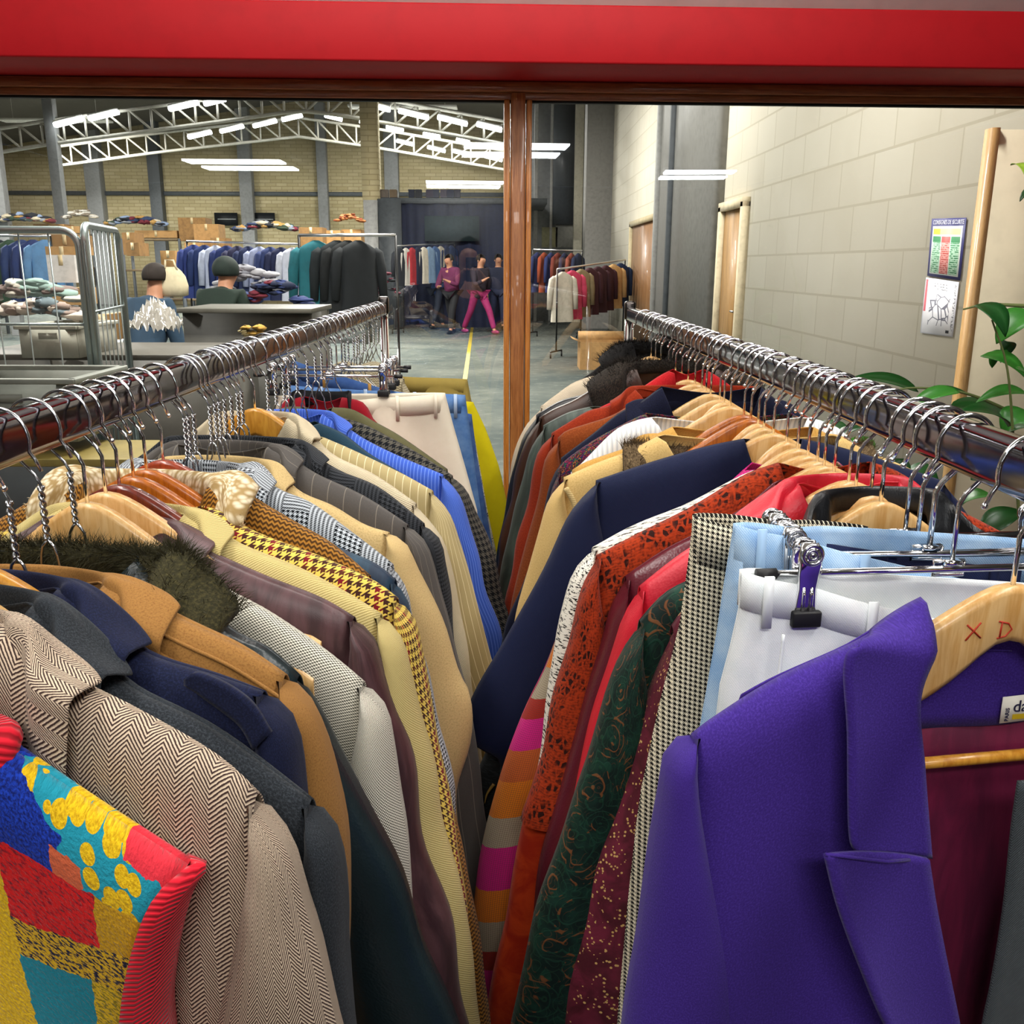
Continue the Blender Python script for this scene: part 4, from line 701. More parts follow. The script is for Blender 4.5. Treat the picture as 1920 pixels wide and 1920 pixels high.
garment('orange_velvet_dress', 'orange red velvet dress below the crochet top', 'dress', 'R', 1538, [(1440, 880), (1390, 900), (1300, 955), (1210, 1005), (1120, 1060)], [(1098, 1150), (1040, 1340), (990, 1500), (955, 1680), (925, 1820), (905, 1920)], fabric('velvet', '#a8260c', '#cc4416', rough=.7), yaw=4., collar=None, short='orange velvet dress', wood='pale', length=1.05, cuff=.2)
garment('ribbon_top', 'off white top with black dashes along its sleeve', 'top', 'R', 1520, [(1420, 880), (1380, 898), (1290, 945), (1190, 985), (1105, 1030)], [(1075, 1075), (1055, 1140), (1036, 1230), (1020, 1320), (1008, 1420)], fabric('dash', '#eeeade', '#15140f'), yaw=4., collar=None, short='black dashed white top', wood='pale')
BND = [(0, '#e01c8c'), (.17, '#e8801c'), (.30, '#b0a48c'), (.42, '#a8281c'), (.5, '#e01c8c'), (.62, '#d0662c'), (.74, '#e8841c'), (.88, '#b4a890')]
garment('woven_coat', 'coarse woven coat banded pink, orange, grey and red', 'coat', 'R', 1500, [(1410, 868), (1370, 905), (1290, 960), (1180, 1040), (1090, 1110)], [(1052, 1180), (1018, 1250), (985, 1312), (958, 1385), (934, 1462), (914, 1545), (896, 1640), (886, 1745), (889, 1850)], fabric('bands', '#e8801c', '#5a3a30', .36, extra=tuple(BND), bs=.7), yaw=3., collar=None, short='banded woven coat', wood='pale', cuff=.15, length=.95)
r, fr = garment('feather_coat', 'black crinkled coat embroidered with small gold feathers', 'coat', 'R', 1436, [(1400, 850), (1330, 890), (1250, 960), (1130, 1060)], [(1060, 1180), (960, 1330), (900, 1440), (872, 1560), (862, 1700), (880, 1880)], fabric('dash', '#17191a', '#24282a', rough=.8), yaw=2., collar=None, short='gold feather coat', wood='pale', length=1.0, cuff=.2)
for px in ((925, 1442, 908, 1478), (896, 1478, 884, 1508), (888, 1430, 884, 1462), (884, 1600, 878, 1640)):
    a = fr.uz(*px[:2]); b = fr.uz(*px[2:]); m = M(); c = catmull([a, ((a[0]+b[0])/2+.003, (a[1]+b[1])/2), b], 12); m.tube(fr.to(c[:, 0], .040, c[:, 1]), np.linspace(.0006, .0026, 12)[::-1], 6, flat=.4); m.build('gold_feather', plain('#9a7c3c', .4), r)
NVJ = fabric('twill', '#0b1434', '#111c42', .0022, rough=.75)
garment('navy_jacket', 'plain navy jacket with its wide sleeve reaching the left rack', J, 'R', 1454, [(1400, 822), (1330, 836), (1250, 858), (1180, 880), (1112, 903)], [(1070, 960), (1020, 1060), (950, 1190), (895, 1285), (874, 1340), (884, 1385), (935, 1420)], NVJ, yaw=0., collar=None, short='navy jacket', wood='pale', cuff=.17, amp=.5, length=.8)
FURB = fabric('wool', '#4c3c28', '#7c684c', .003)
r, fr = garment('wool_coat', 'sand coloured wool coat with a brown fur collar on right rack', 'coat', 'R', 1411, [(1240, 815), (1180, 845), (1110, 872), (1052, 898)], [(1030, 935), (1008, 1000), (985, 1080), (968, 1150), (950, 1260)], fabric('wool', '#d9b878', '#c4a062', .0022), yaw=0., collar='fur', cmat=FURB, short='sand wool coat', wood='orange', fall=.055, cz=-.028)
q = catmull([fr.uz(*p) for p in ((1058, 905), (1072, 930), (1080, 965))], 16); m = M(); m.tube(fr.to(q[:, 0], .034, q[:, 1]), .004, 6); m.build('braided_trim', fabric('twill', '#e0c88e', '#b8945a', .004), r)
garment('camel_fur_jacket', 'golden camel jacket with a wide stand collar under an orange hanger', J, 'R', 1398, [(1262, 800), (1230, 815), (1180, 838), (1100, 866), (1068, 885)], [(1050, 930), (1030, 1000)], fabric('wool', '#c89a4e', '#b08440', .0022), yaw=0., collar='fold', short='golden camel jacket', wood='orange', fall=.06, drop=.12, cz=-.02)
garment('white_blouse', 'white pleated blouse peeping out beside the sand wool coat', 'blouse', 'R', 1372, [(1225, 782), (1190, 790), (1150, 810), (1090, 870), (1066, 890)], [(1050, 950), (1035, 1020)], fabric('cord', '#f0f0ee', '#cfd2d6', .007), yaw=0., collar=None, short='white blouse', wood='pale')
MOT = fabric('mottle', '#282038', s=.007, extra=[(0, '#15131f'), (.3, '#8a1c38'), (.42, '#23204a'), (.6, '#1c1a24'), (.74, '#2c6a3c'), (.82, '#1d1b30'), (.93, '#c86a2c')], bs=.8)
garment('boucle_jacket', 'dark multicoloured boucle jacket behind the white blouse', J, 'R', 1352, [(1210, 775), (1160, 800), (1110, 828), (1062, 862), (1042, 885)], [(1034, 920), (1015, 1010), (990, 1100)], MOT, yaw=0., collar=None, short='boucle jacket', wood='pale')
garment('navy_velvet_jacket', 'midnight navy jacket with a big collar between boucle and rust suede', J, 'R', 1335, [(1240, 725), (1200, 755), (1160, 775), (1110, 815), (1048, 862)], [(1030, 910), (1000, 1040), (960, 1140)], fabric('wool', '#090c22', '#121734', .002), yaw=0., collar='fold', short='midnight navy jacket', wood='pale', fall=.06, cz=-.03)
garment('suede_jacket', 'rust brown suede jacket toward the far end of right rack', J, 'R', 1318, [(1195, 750), (1150, 778), (1100, 795), (1062, 808), (1042, 825)], [(1022, 860), (1008, 930), (990, 1000), (968, 1090)], fabric('wool', '#7a3610', '#92481a', .003), yaw=0., collar=None, short='rust suede jacket', wood='pale')
garment('red_orange_jacket', 'brick red jacket with a turned collar behind the rust suede jacket', J, 'R', 1305, [(1195, 728), (1150, 758), (1105, 770), (1070, 790), (1030, 815)], [(1008, 850), (990, 930), (970, 1010), (955, 1090)], fabric('wool', '#82240a', '#98320f', .003), yaw=0., collar='fold', short='brick red jacket', wood='pale', fall=.05)
garment('red_wool_coat', 'scarlet coat showing a thin edge beside the pale hangers', 'coat', 'R', 1292, [(1262, 692), (1235, 706), (1190, 735), (1130, 762), (1060, 800)], [(1020, 850)], fabric('wool', '#b0141c', '#c42428', .003), yaw=0., collar=None, short='scarlet coat', wood='pale')
garment('green_raincoat', 'grey green waxed raincoat near the far end of right rack', 'coat', 'R', 1280, [(1110, 762), (1070, 772), (1040, 786), (1015, 800)], [(996, 840), (978, 900), (958, 980), (940, 1060), (930, 1150)], fabric('satin', '#2f3a34', '#46544a', rough=.55), yaw=0., collar=None, short='green raincoat', wood='pale')
garment('brown_leather_coat', 'dark brown leather coat with a dark shaggy fur collar', 'coat', 'R', 1268, [(1190, 685), (1140, 710), (1080, 748), (1040, 766), (1008, 785)], [(988, 820), (970, 880), (950, 960)], fabric('leather', '#2c1a12', '#44281a', rough=.4), yaw=0., collar='fur', cmat=fabric('wool', '#181513', '#40362c', .003), short='brown leather coat', wood='pale', fall=.10)
garment('black_studded_jacket', 'black jacket with a studded yoke behind the brown leather coat', J, 'R', 1255, [(1150, 715), (1100, 738), (1050, 752), (1002, 780)], [(980, 820), (962, 880), (945, 970)], fabric('leather', '#101014', '#1c1c22', rough=.4), yaw=0., collar=None, short='black studded jacket', wood='pale')
garment('cream_parka', 'cream parka with a drawstring at the far end of right rack', 'parka', 'R', 1240, [(1110, 705), (1075, 718), (1050, 735), (1010, 765)], [(985, 800), (965, 850), (950, 930)], fabric('plain', '#d8c8b0', '#c4b298', .003), yaw=0., collar=None, short='cream parka', wood='pale')
garment('black_fur_coat', 'black fur trimmed coat hanging last on the right rack', 'coat', 'R', 1222, [(1190, 650), (1150, 668), (1100, 705), (1060, 730), (1020, 760)], [(1000, 800), (980, 850)], fabric('wool', '#0c0b0c', '#1c1a1a', .003), yaw=0., collar='fur', cmat=fabric('wool', '#0a090a', '#221f1e', .003), short='black fur coat', wood='pale', fall=.08)
# ------------------------------------------------------------------ hangers on the rails
TPL = {}; USED = set()
def template(kind, us, ze):
    if kind == 'clip': key = kind; mk = clip_hanger
    elif kind == 'wire': hw = math.floor(us*.85*50)/50; z = math.floor((ze-.012)*50)/50; key = (kind, hw, z); mk = lambda: wire_hanger(hw, z)
    else: hw = min(math.floor((us-.018)*50)/50, .2); u = .88*us; k = max(.7, math.ceil((-.077-ze+.02)/(math.sqrt(u*u+.022**2)-.022)*10)/10); key = (kind, hw, k); mk = lambda: wood_hanger(kind, hw, k)
    if key not in TPL: TPL[key] = mk()
    return key
DESC = {'pale': 'pale wooden', 'honey': 'honey coloured wooden', 'orange': 'orange stained wooden', 'mahogany': 'dark mahogany wooden', 'russet': 'russet varnished wooden', 'wire': 'twisted steel wire', 'clip': 'chrome clip'}
HROOT = {}
def put_hanger(kind, loc, rz, label, group, us=.16, ze=-.22):
    kind = template(kind, us, ze); o = TPL[kind]
    if kind in USED: o = dup(o, loc, rz, label, group)
    else: USED.add(kind); o.location = loc; o.rotation_euler = (0, 0, rz); tag(o, label, None, group)
    return o
for kind, loc, rz, short, side, us, ze in HANG:
    HROOT[short] = put_hanger(kind, loc, rz, f'{DESC[kind]} hanger holding the {short}', ('left' if side == 'L' else 'right')+' rack hangers', us, ze)
for px in (130, 352, 362, 402, 420, 444, 452, 515, 540, 620, 645, 668, 680, 692, 700, 708):
    put_hanger('wire', (XL, hook_y(px, 'L'), ZL), math.radians(-random.uniform(2, 14)), 'spare steel wire hanger crowded among the clothes on the left rail', 'spare left rail hangers', .13, -.2)
for px in (1208, 1230, 1262, 1326, 1360, 1425, 1479, 1612):
    put_hanger('pale', (XR, hook_y(px, 'R'), ZR), math.radians(180+random.uniform(-5, 5)), 'spare pale wooden hanger crowded among the clothes on the right rail', 'spare right rail hangers')
for px in (1757,):
    put_hanger('clip', (XR, hook_y(px, 'R'), ZR), math.radians(182), 'spare chrome clip hanger beside the houndstooth trousers', 'spare right rail clip hangers')
RED = plain('#c23018', .6)
def ink(short, letters, x0, z0, h):
    root = HROOT[short]
    for ch in letters:
        S = {'X': [[(0, 0), (.8, 1)], [(0, .9), (.9, .1)]], 'D': [[(.15, 0), (.2, 1)], [(0, 1), (.6, .85), (.85, .5), (.5, .1), (0, 0)]], 'Y': [[(0, 1), (.4, .5)], [(.8, 1), (.2, 0)]]}[ch]
        m = M()
        for st in S: m.tube([(x0-a*h, .0064, z0+b*h) for a, b in st], .0006, 5)
        m.build('ink_mark', RED, root); x0 -= h*1.9
ink('purple coat', 'XD', .034, -.112, .012); ink('black leather jacket', 'XDY', .03, -.118, .011); ink('sequin dress', 'X', .035, -.122, .009)
PBAR.v = [tuple(np.array(HROOT['purple coat'].matrix_basis.inverted() @ Vector([float(c) for c in (np.array(v)+PBARFR.O)]))) for v in PBAR.v]; PBAR.build('trouser_bar', W_HONEY, HROOT['purple coat'])
# ------------------------------------------------------------------ the two racks
def rack(X, Z, y0, y1, label):
    t = thing('clothes_rack', label, 'clothes rack', (X, (y0+y1)/2, 0)); a, b = -(y1-y0)/2, (y1-y0)/2
    m = M(); sec = [(.0118*np.sign(math.cos(q))*abs(math.cos(q))**.5, .0185*np.sign(math.sin(q))*abs(math.sin(q))**.45) for q in np.arange(24)*2*math.pi/24]
    m.grid(np.array([[(x, y, Z+z) for x, z in sec] for y in np.linspace(a, b, 8)]), None, True); m.build('rail', chrome(.07, '#77727a'), t)
    for y in (a, b):
        p = M(); p.tube([(0, y, .16), (0, y, Z+.012)], .0125, 14); p.build('upright', CHR, t)
        c = M(); c.box((0, y, Z+.008), (.03, .03, .05)); c.build('corner_cap', chrome(.2, '#55504e'), t, bevel=.006)
        k = M(); k.tube([(0, y, .16), (0, y, Z-.28)], .0175, 14); k.build('sleeve_post', BLK, t)
        f = M(); f.tube([(-.24, y, .14), (.24, y, .14)], .014, 10); f.build('base_foot', BLK, t)
        for s in (-.22, .22):
            g = M(); g.lathe([(.001, .125), (.008, .12), (.008, .09), (.016, .075)], (s, y, 0)); g.tube([(s-.012, y, .042), (s+.012, y, .042)], .042, 16); g.build('caster', RUB, t)
    l = M(); l.tube([(0, a, .14), (0, b, .14)], .014, 10); l.build('base_bar', BLK, t); return t
rack(XL, ZL, .22, 2.80, 'chrome clothes rail on the left packed with jackets and trousers'); rack(XR, ZR, .2, 2.62, 'chrome clothes rail on the right packed with coats and tops')
# ------------------------------------------------------------------ the plant in front of the glass
def plant():
    base = np.array([1.42, 2.35, 0.]); t = thing('potted_bamboo_palm', 'green leafy potted plant to the right of the right rail', 'plant', base)
    m = M(); m.lathe([(.001, .0), (.15, 0), (.19, .34), (.2, .36), (.18, .36), (.17, .3), (.001, .3)], seg=28); m.build('pot', plain('#3a3531', .6), t)
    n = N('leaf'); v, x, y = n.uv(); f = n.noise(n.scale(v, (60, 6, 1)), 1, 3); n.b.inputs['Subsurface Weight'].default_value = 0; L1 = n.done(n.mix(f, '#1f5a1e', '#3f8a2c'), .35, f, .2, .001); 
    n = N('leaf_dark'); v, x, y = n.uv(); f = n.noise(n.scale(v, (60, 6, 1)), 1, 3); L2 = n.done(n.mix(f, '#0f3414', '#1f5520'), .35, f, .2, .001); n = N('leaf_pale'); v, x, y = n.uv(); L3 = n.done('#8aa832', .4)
    ST = plain('#6a7440', .6)
    def leaf(p, q, w, mat, bend=.03):
        p, q = np.array(p), np.array(q); ax = q-p; L = np.linalg.norm(ax); s = np.cross(ax, (0, -.5, 1.)); s /= np.linalg.norm(s); u = np.cross(s, ax); u /= np.linalg.norm(u); G = []; UV = []
        for k in np.linspace(0, 1, 14):
            ww = w*(math.sin(math.pi*min(k**.75, 1))**.8)*.5+.0008; c = p+ax*k+u*bend*4*k*(1-k)*1.
            G.append([c-s*ww+u*ww*.25, c-s*ww*.5+u*ww*.06, c, c+s*ww*.5+u*ww*.06, c+s*ww+u*ww*.25]); UV.append([(j*ww, k*L) for j in (-1, -.5, 0, .5, 1)])
        m = M(); m.grid(np.array(G)-base, np.array(UV)); m.build('leaf', mat, t, solid=.0009)
    def Q(x, y, D): return P(x, y, D)
    stems = [[(1925, 1100, 2.2), (1905, 900, 2.15), (1890, 700, 2.1), (1860, 600, 2.1)], [(1930, 800, 2.3), (1890, 770, 2.3), (1800, 735, 2.3), (1700, 728, 2.3), (1650, 745, 2.3)], [(2000, 900, 2.2), (1990, 600, 2.2), (1960, 400, 2.2), (1925, 330, 2.2)], [(1800, 1100, 2.4), (1780, 980, 2.4), (1740, 880, 2.4)], [(1925, 574, 2.2), (1850, 571, 2.2), (1806, 580, 2.2)]]
    for s in stems: c = catmull([Q(*p) for p in s], 24); m = M(); m.tube(c-base, np.linspace(.005, .002, 24), 7); m.build('stem', ST, t)
    m = M(); c = catmull([base+np.array([0, 0, .3]), base+np.array([.05, -.1, .6]), Q(1925, 1100, 2.2)], 12); m.tube(c-base, .007, 7)
    for e in ((1930, 800, 2.3), (2000, 900, 2.2), (1800, 1100, 2.4)): c = catmull([base+np.array([0, 0, .3]), (base+Q(*e))/2+np.array([0, 0, .1]), Q(*e)], 12); m.tube(c-base, .007, 7)
    m.build('stem', ST, t)
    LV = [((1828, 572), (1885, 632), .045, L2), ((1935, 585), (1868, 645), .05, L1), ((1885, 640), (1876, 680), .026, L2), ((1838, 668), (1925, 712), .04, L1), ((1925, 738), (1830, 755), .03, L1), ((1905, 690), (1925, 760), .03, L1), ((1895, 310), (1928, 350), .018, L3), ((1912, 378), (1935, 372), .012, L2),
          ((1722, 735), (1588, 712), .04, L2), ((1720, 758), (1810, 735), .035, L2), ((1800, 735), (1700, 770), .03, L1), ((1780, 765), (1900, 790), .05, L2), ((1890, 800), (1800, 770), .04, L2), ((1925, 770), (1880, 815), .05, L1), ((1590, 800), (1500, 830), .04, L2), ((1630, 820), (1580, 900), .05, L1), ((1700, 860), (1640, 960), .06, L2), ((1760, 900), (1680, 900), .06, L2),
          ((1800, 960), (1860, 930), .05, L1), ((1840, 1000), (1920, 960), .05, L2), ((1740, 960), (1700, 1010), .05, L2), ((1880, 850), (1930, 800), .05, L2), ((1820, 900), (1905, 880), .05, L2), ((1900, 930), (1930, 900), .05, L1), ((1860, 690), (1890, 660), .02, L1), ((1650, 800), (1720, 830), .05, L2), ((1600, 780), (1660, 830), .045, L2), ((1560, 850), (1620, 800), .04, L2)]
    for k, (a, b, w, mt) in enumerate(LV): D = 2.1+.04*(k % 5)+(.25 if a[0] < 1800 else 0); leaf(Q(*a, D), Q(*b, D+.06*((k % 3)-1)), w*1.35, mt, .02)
plant()
# ------------------------------------------------------------------ posters on the block wall
def wpt(px, py, off=.0): d = ray(px, py); return CAM+d*((XW-off)/d[0])
def poster(name, label, c4, mat, off=.012):
    A = [wpt(*p, off) for p in c4]; m = M(); m.add(A, [(0, 1, 2, 3)], [(0, 1), (1, 1), (1, 0), (0, 0)]); o = m.build(name, mat, solid=.004); tag(o, label, 'poster'); return o, A
def poster_mat(kind):
    n = N('poster_'+kind); v, x, y = n.uv(); B = lambda a, b, s: n.ma('MULTIPLY', n.ma('GREATER_THAN', s, a), n.ma('LESS_THAN', s, b)); AND = lambda a, b: n.ma('MULTIPLY', a, b)
    if kind == 'rules':
        ins = AND(B(.06, .94, x), B(.05, .93, y)); col = n.mix(ins, '#3a3a78', '#e6ebe6'); col = n.mix(AND(B(.06, .94, x), B(.87, .95, y)), col, '#3a3a78')
        col = n.mix(AND(B(.09, .9, x), B(.73, .83, y)), col, '#dfe48a'); col = n.mix(AND(B(.09, .3, x), B(.73, .83, y)), col, '#e8d428')
        row = n.stripe(y, .034, .5); rag = n.ma('GREATER_THAN', n.noise(n.scale(v, (14, 30, 1)), 1, 1), .48)
        for a, b, c, c2 in ((.09, .34, '#bfe6cc', '#2e8a55'), (.36, .62, '#f0a8a2', '#c8403c'), (.64, .9, '#bfe6cc', '#2e8a55')):
            col = n.mix(AND(B(a, b, x), B(.07, .7, y)), col, n.mix(AND(row, rag), c, c2)); col = n.mix(AND(B(a, b, x), B(.6, .7, y)), col, c2)
    else:
        col = n.mix(AND(B(.03, .97, x), B(.02, .98, y)), '#d0d0dc', '#eceaf0'); rag = n.ma('GREATER_THAN', n.noise(n.scale(v, (20, 30, 1)), 1, 1), .5)
        col = n.mix(AND(B(.02, .09, x), B(.4, .97, y)), col, '#d0606c'); col = n.mix(AND(B(.91, .97, x), B(.1, .95, y)), col, n.mix(rag, '#8a8a94', '#e8e8ee'))
        d, _ = n.voro(n.scale(v, (5, 6, 1)), 1, 'DISTANCE_TO_EDGE'); col = n.mix(AND(AND(B(.2, .82, x), B(.16, .72, y)), n.ma('LESS_THAN', d, .05)), col, '#6c6c7c'); col = n.mix(AND(AND(B(.3, .7, x), B(.8, .92, y)), AND(n.stripe(y, .05, .5), rag)), col, '#50505c'); col = n.mix(AND(B(.78, .88, x), B(.05, .1, y)), col, '#3a3a44')
    return n.done(col, .5)
o, A = poster('rules_poster', 'colourful safety notice with a blue border on the block wall', ((1748, 410), (1812, 408), (1800, 526), (1739, 517)), poster_mat('rules'))
ex = A[1]-A[0]; ez_ = A[0]-A[3]; W_ = np.linalg.norm(ex); tx = text('CONSIGNES DE SECURITE', A[0]+ex*.07-ez_*.10+np.array([-.006, 0, 0]), W_*.078, plain('#e8e8f4', .6), o, basis(ex, ez_), ext=.0003)
o, A = poster('floor_plan_poster', 'white floor plan notice under the colourful safety notice', ((1737, 520), (1798, 529), (1786, 632), (1726, 624)), poster_mat('plan'))
# ------------------------------------------------------------------ hall roof trusses and tube lamps
TRU = plain('#b9b6aa', .5)
def truss(D, bot, up, label):
    t = thing('roof_truss', label, 'roof truss', (0, D, 0)); B_ = np.array([P(x, y, D) for x, y in bot])-np.array([0, D, 0]); n_ = 26; L = catmull(B_, 200) if False else None
    xs = np.linspace(B_[0, 0], B_[-1, 0], n_); zb = np.interp(xs, B_[:, 0], B_[:, 2]); T_ = [(x, 0, z+up) for x, z in zip(xs, zb)]; Bt = [(x, 0, z) for x, z in zip(xs, zb)]
    for nm, q in (('top_chord', T_), ('bottom_chord', Bt)): m = M(); m.tube(q, .045, 6); m.build(nm, TRU, t)
    for k in range(n_):
        m = M(); m.tube([Bt[k], T_[k]], .028, 6); m.build('web_strut', TRU, t)
        if k < n_-1: m = M(); m.tube([T_[k], Bt[k+1]] if xs[k] < ridge else [Bt[k], T_[k+1]], .028, 6); m.build('web_strut', TRU, t)
truss(24, [(-40, 292), (107, 268), (480, 219), (560, 207), (640, 216), (945, 270), (990, 278)], .52, 'pale steel roof truss nearest the glass'); truss(31, [(100, 312), (300, 285), (560, 256), (700, 276), (945, 318), (990, 326)], .55, 'pale steel roof truss farther back by the brick wall')
LT = glow('#fbffff', 14.)
t = None
for k, (x, y, D, ln) in enumerate([(130, 230, 24, .7), (195, 218, 24, .7), (345, 200, 24, .7), (403, 192, 24, .5), (375, 254, 30, .7), (435, 243, 30, .7), (497, 233, 30, .7), (548, 222, 30, .6), (703, 201, 24, .7), (775, 216, 24, .7), (848, 228, 24, .7), (917, 240, 24, .6), (625, 222, 30, .5), (690, 233, 30, .5), (740, 243, 30, .5), (809, 257, 30, .5), (868, 266, 30, .4), (760, 269, 34, .6), (818, 281, 34, .6), (865, 288, 34, .6), (925, 298, 34, .6)]):
    p = P(x, y, D-.25); s = -1 if x < 560 else 1
    if t is None:
        t = thing('tube_lamp', 'bright fluorescent tube lamp under the hall roof', 'lamp', p, 0, 'fluorescent lamps under the hall roof'); m = M(); m.box((0, 0, .09), (.66, .13, .05)); m.build('housing', WHT, t); m = M(); m.box((0, 0, .02), (.68, .16, .1)); m.build('tube', LT, t, bevel=.02); first = t; o = t
    else: o = dup(first, p)
    o.rotation_euler = (0, .22*s, .0); o.scale = (ln/.66, 1, 1)
# ------------------------------------------------------------------ things in the hall
KRAFT = plain('#a8814f', .8, var=.15); KRAFT2 = plain('#8f6b3e', .8, var=.2); TAPE = plain('#c9b48a', .4)
def carton(r, D, mat=None, label='brown cardboard carton stacked among the sorting shelves', group='cartons in the hall', z0=None, flaps=False, dy=.45, name='cardboard_box', rz=0):
    a, b = P(r[0], r[1], D), P(r[2], r[3], D); w_ = b[0]-a[0]; h = a[2]-b[2]; t = thing(name, label, 'box', ((a[0]+b[0])/2, D+dy/2, b[2]), rz, group); m = M(); m.box((0, 0, h/2), (w_, dy, h)) if not flaps else None
    if flaps:
        for c, s in (((0, 0, .01), (w_, dy, .02)), ((-w_/2, 0, h/2), (.012, dy, h)), ((w_/2, 0, h/2), (.012, dy, h)), ((0, -dy/2, h/2), (w_, .012, h)), ((0, dy/2, h/2), (w_, .012, h))): m.box(c, s)
    m.build('carton', mat or KRAFT, t, smooth=False)
    if flaps:
        for s in (-1, 1): f = M(); f.add([(s*w_/2, -dy/2, h), (s*w_/2, dy/2, h), (s*(w_/2+.12), dy/2, h+.05), (s*(w_/2+.12), -dy/2, h+.05)], [(0, 1, 2, 3)]); f.build('flap', mat or KRAFT, t, solid=.006)
        f = M(); f.add([(-w_/2, dy/2, h), (w_/2, dy/2, h), (w_/2, dy/2+.06, h+.12), (-w_/2, dy/2+.06, h+.12)], [(0, 1, 2, 3)]); f.build('flap', mat or KRAFT, t, solid=.006)
    else: k = M(); k.box((0, 0, h+.001), (.05, dy, .003)); k.box((0, -dy/2-.001, h-.06), (.05, .003, .12)); k.build('tape', TAPE, t)
    return t
for i, r in enumerate([(333, 408, 388, 452, 20), (362, 420, 412, 462, 19.3), (345, 455, 386, 505, 18.8), (394, 446, 426, 505, 18.5), (62, 420, 122, 436, 20), (122, 424, 150, 437, 20), (560, 426, 606, 472, 18), (604, 432, 640, 472, 18.4), (640, 430, 678, 470, 18.8), (228, 436, 255, 478, 17), (252, 432, 332, 446, 20), (0, 422, 44, 436, 20), (96, 440, 146, 466, 12), (84, 462, 146, 478, 11.6), (95, 540, 152, 572, 11), (600, 558, 630, 592, 10.2), (180, 590, 206, 640, 7), (300, 470, 330, 500, 17), (235, 455, 262, 480, 16.5)]):
    carton(r[:4], r[4], KRAFT if i % 3 else KRAFT2)
carton((86, 478, 144, 530), 11.4, plain('#cdc8c4', .7), 'white cardboard box under brown cartons behind the roll cage', None)
t = carton((1089, 640, 1176, 692), 13.6, KRAFT, 'open brown cardboard box on the hall floor by the far end of right rail', None, flaps=True, dy=.5); t.location.z = 0
for r, D, c, l in (((402, 399, 446, 423), 35.85, '#10161c', 'black shelf panel on brick wall, left of the pair'), ((471, 399, 516, 424), 35.85, '#10161c', 'black shelf panel on brick wall, right of the pair')):
    a, b = P(*r[:2], D), P(*r[2:], D); t = thing('shelf_panel', l, 'panel', ((a[0]+b[0])/2, D, (a[2]+b[2])/2)); m = M(); m.box((0, 0, 0), (b[0]-a[0], .1, a[2]-b[2])); m.build('board', plain(c, .6), t); m = M(); m.box((.04, -.06, 0), (.8*(b[0]-a[0]), .02, .03)); m.build('pale_bar', plain('#b8bcc0', .5), t)
def heap(px, py, D, w_, h, cols, label, name='clothes_heap', seed=1, cat='clothes heap', kind='stuff'):
    r = np.random.default_rng(seed); c = P(px, py, D); m = M()
    for k in range(int(16+w_*18)):
        x = r.uniform(-.5, .5)*w_; z = h*max(0, 1-(2*x/w_)**2)*r.uniform(.2, .9); q_ = min(1., w_*.9+.1); sx, sy, sz = r.uniform(.07, .17)*q_, r.uniform(.07, .15)*q_, r.uniform(.025, .055)*q_; th = np.arange(10)*2*math.pi/10; G = []
        for p in np.linspace(.01, math.pi-.01, 7): G.append([(x+sx*math.sin(p)*math.cos(t)*(1+.25*math.sin(3*t+k)), r.uniform(-.02, .02)+sy*math.sin(p)*math.sin(t), z+sz*math.cos(p)*(1+.2*math.sin(2*t+k))) for t in th])
        m.grid(np.array(G), None, True, int(r.integers(len(cols))))
    o = m.build(name, [plain(q, .85) for q in cols], loc=c); tag(o, label, cat, None, kind); return o
MIXC = ['#2b3a5c', '#6d2230', '#c8bca4', '#3a4a3a', '#8a8f98', '#b0894c', '#20242c', '#8da0c0']
for i, a in enumerate([(45, 415, 19.8, 1.1, .16, MIXC, 'heap of coloured clothes on cartons at far left'), (150, 408, 20, .6, .18, ['#c9bfae', '#e0dcd4', '#8a7f70'], 'heap of pale clothes behind the roll cage top'), (250, 420, 19.9, 1.1, .16, MIXC, 'heap of coloured clothes left of the cartons stack'), (655, 415, 18.7, .5, .16, ['#a86a3c', '#7c3a20', '#c88a5c'], 'heap of rust coloured clothes on cartons by the grey post'), (500, 430, 19, 1.2, .14, MIXC, 'heap of mixed clothes under the black shelf panels'),
        (60, 560, 6.4, .6, .12, ['#b8b0a4', '#7c6a64', '#8fa8a0', '#c9c4ba'], 'heap of pale rags inside the roll cage'), (60, 592, 5.2, .5, .1, ['#8c7a70', '#c8bcb0', '#5c6a70'], 'heap of folded cloth above the upper grey crate'), (470, 545, 8.4, .55, .24, ['#9a9aa2', '#7e7f88', '#b0b0b6'], 'heap of light grey sweatshirts behind the grey counter'), (510, 570, 8.2, .6, .22, ['#1c2a54', '#2c3a6c', '#6c2030', '#16203c'], 'heap of navy clothes behind the grey counter'), (480, 650, 5.5, .26, .14, ['#b08a3c', '#d0c090', '#3a3426'], 'heap of mustard and cream cloth on the counter end'), (545, 610, 6.2, .3, .1, ['#c0a880', '#d8ceb8', '#a0784c'], 'heap of beige cloth near the left rail end')]): heap(*a, seed=i+3)
def shelf_unit(x0, x1, D, tops, label):
    a, b = P(x0, 450, D), P(x1, 450, D); t = thing('storage_shelf', label, 'shelf', ((a[0]+b[0])/2, D+.25, 0)); w_ = b[0]-a[0]; zs__ = [P(x0, p, D)[2] for p in tops]
    for sx in (-1, 1):
        for sy in (-.24, .24): m = M(); m.box((sx*w_/2, sy, max(zs__)/2), (.05, .05, max(zs__))); m.build('post', DGREY, t)
    for z in zs__: m = M(); m.box((0, 0, z-.02), (w_, .5, .04)); m.build('shelf_board', plain('#7c6a50', .7), t)
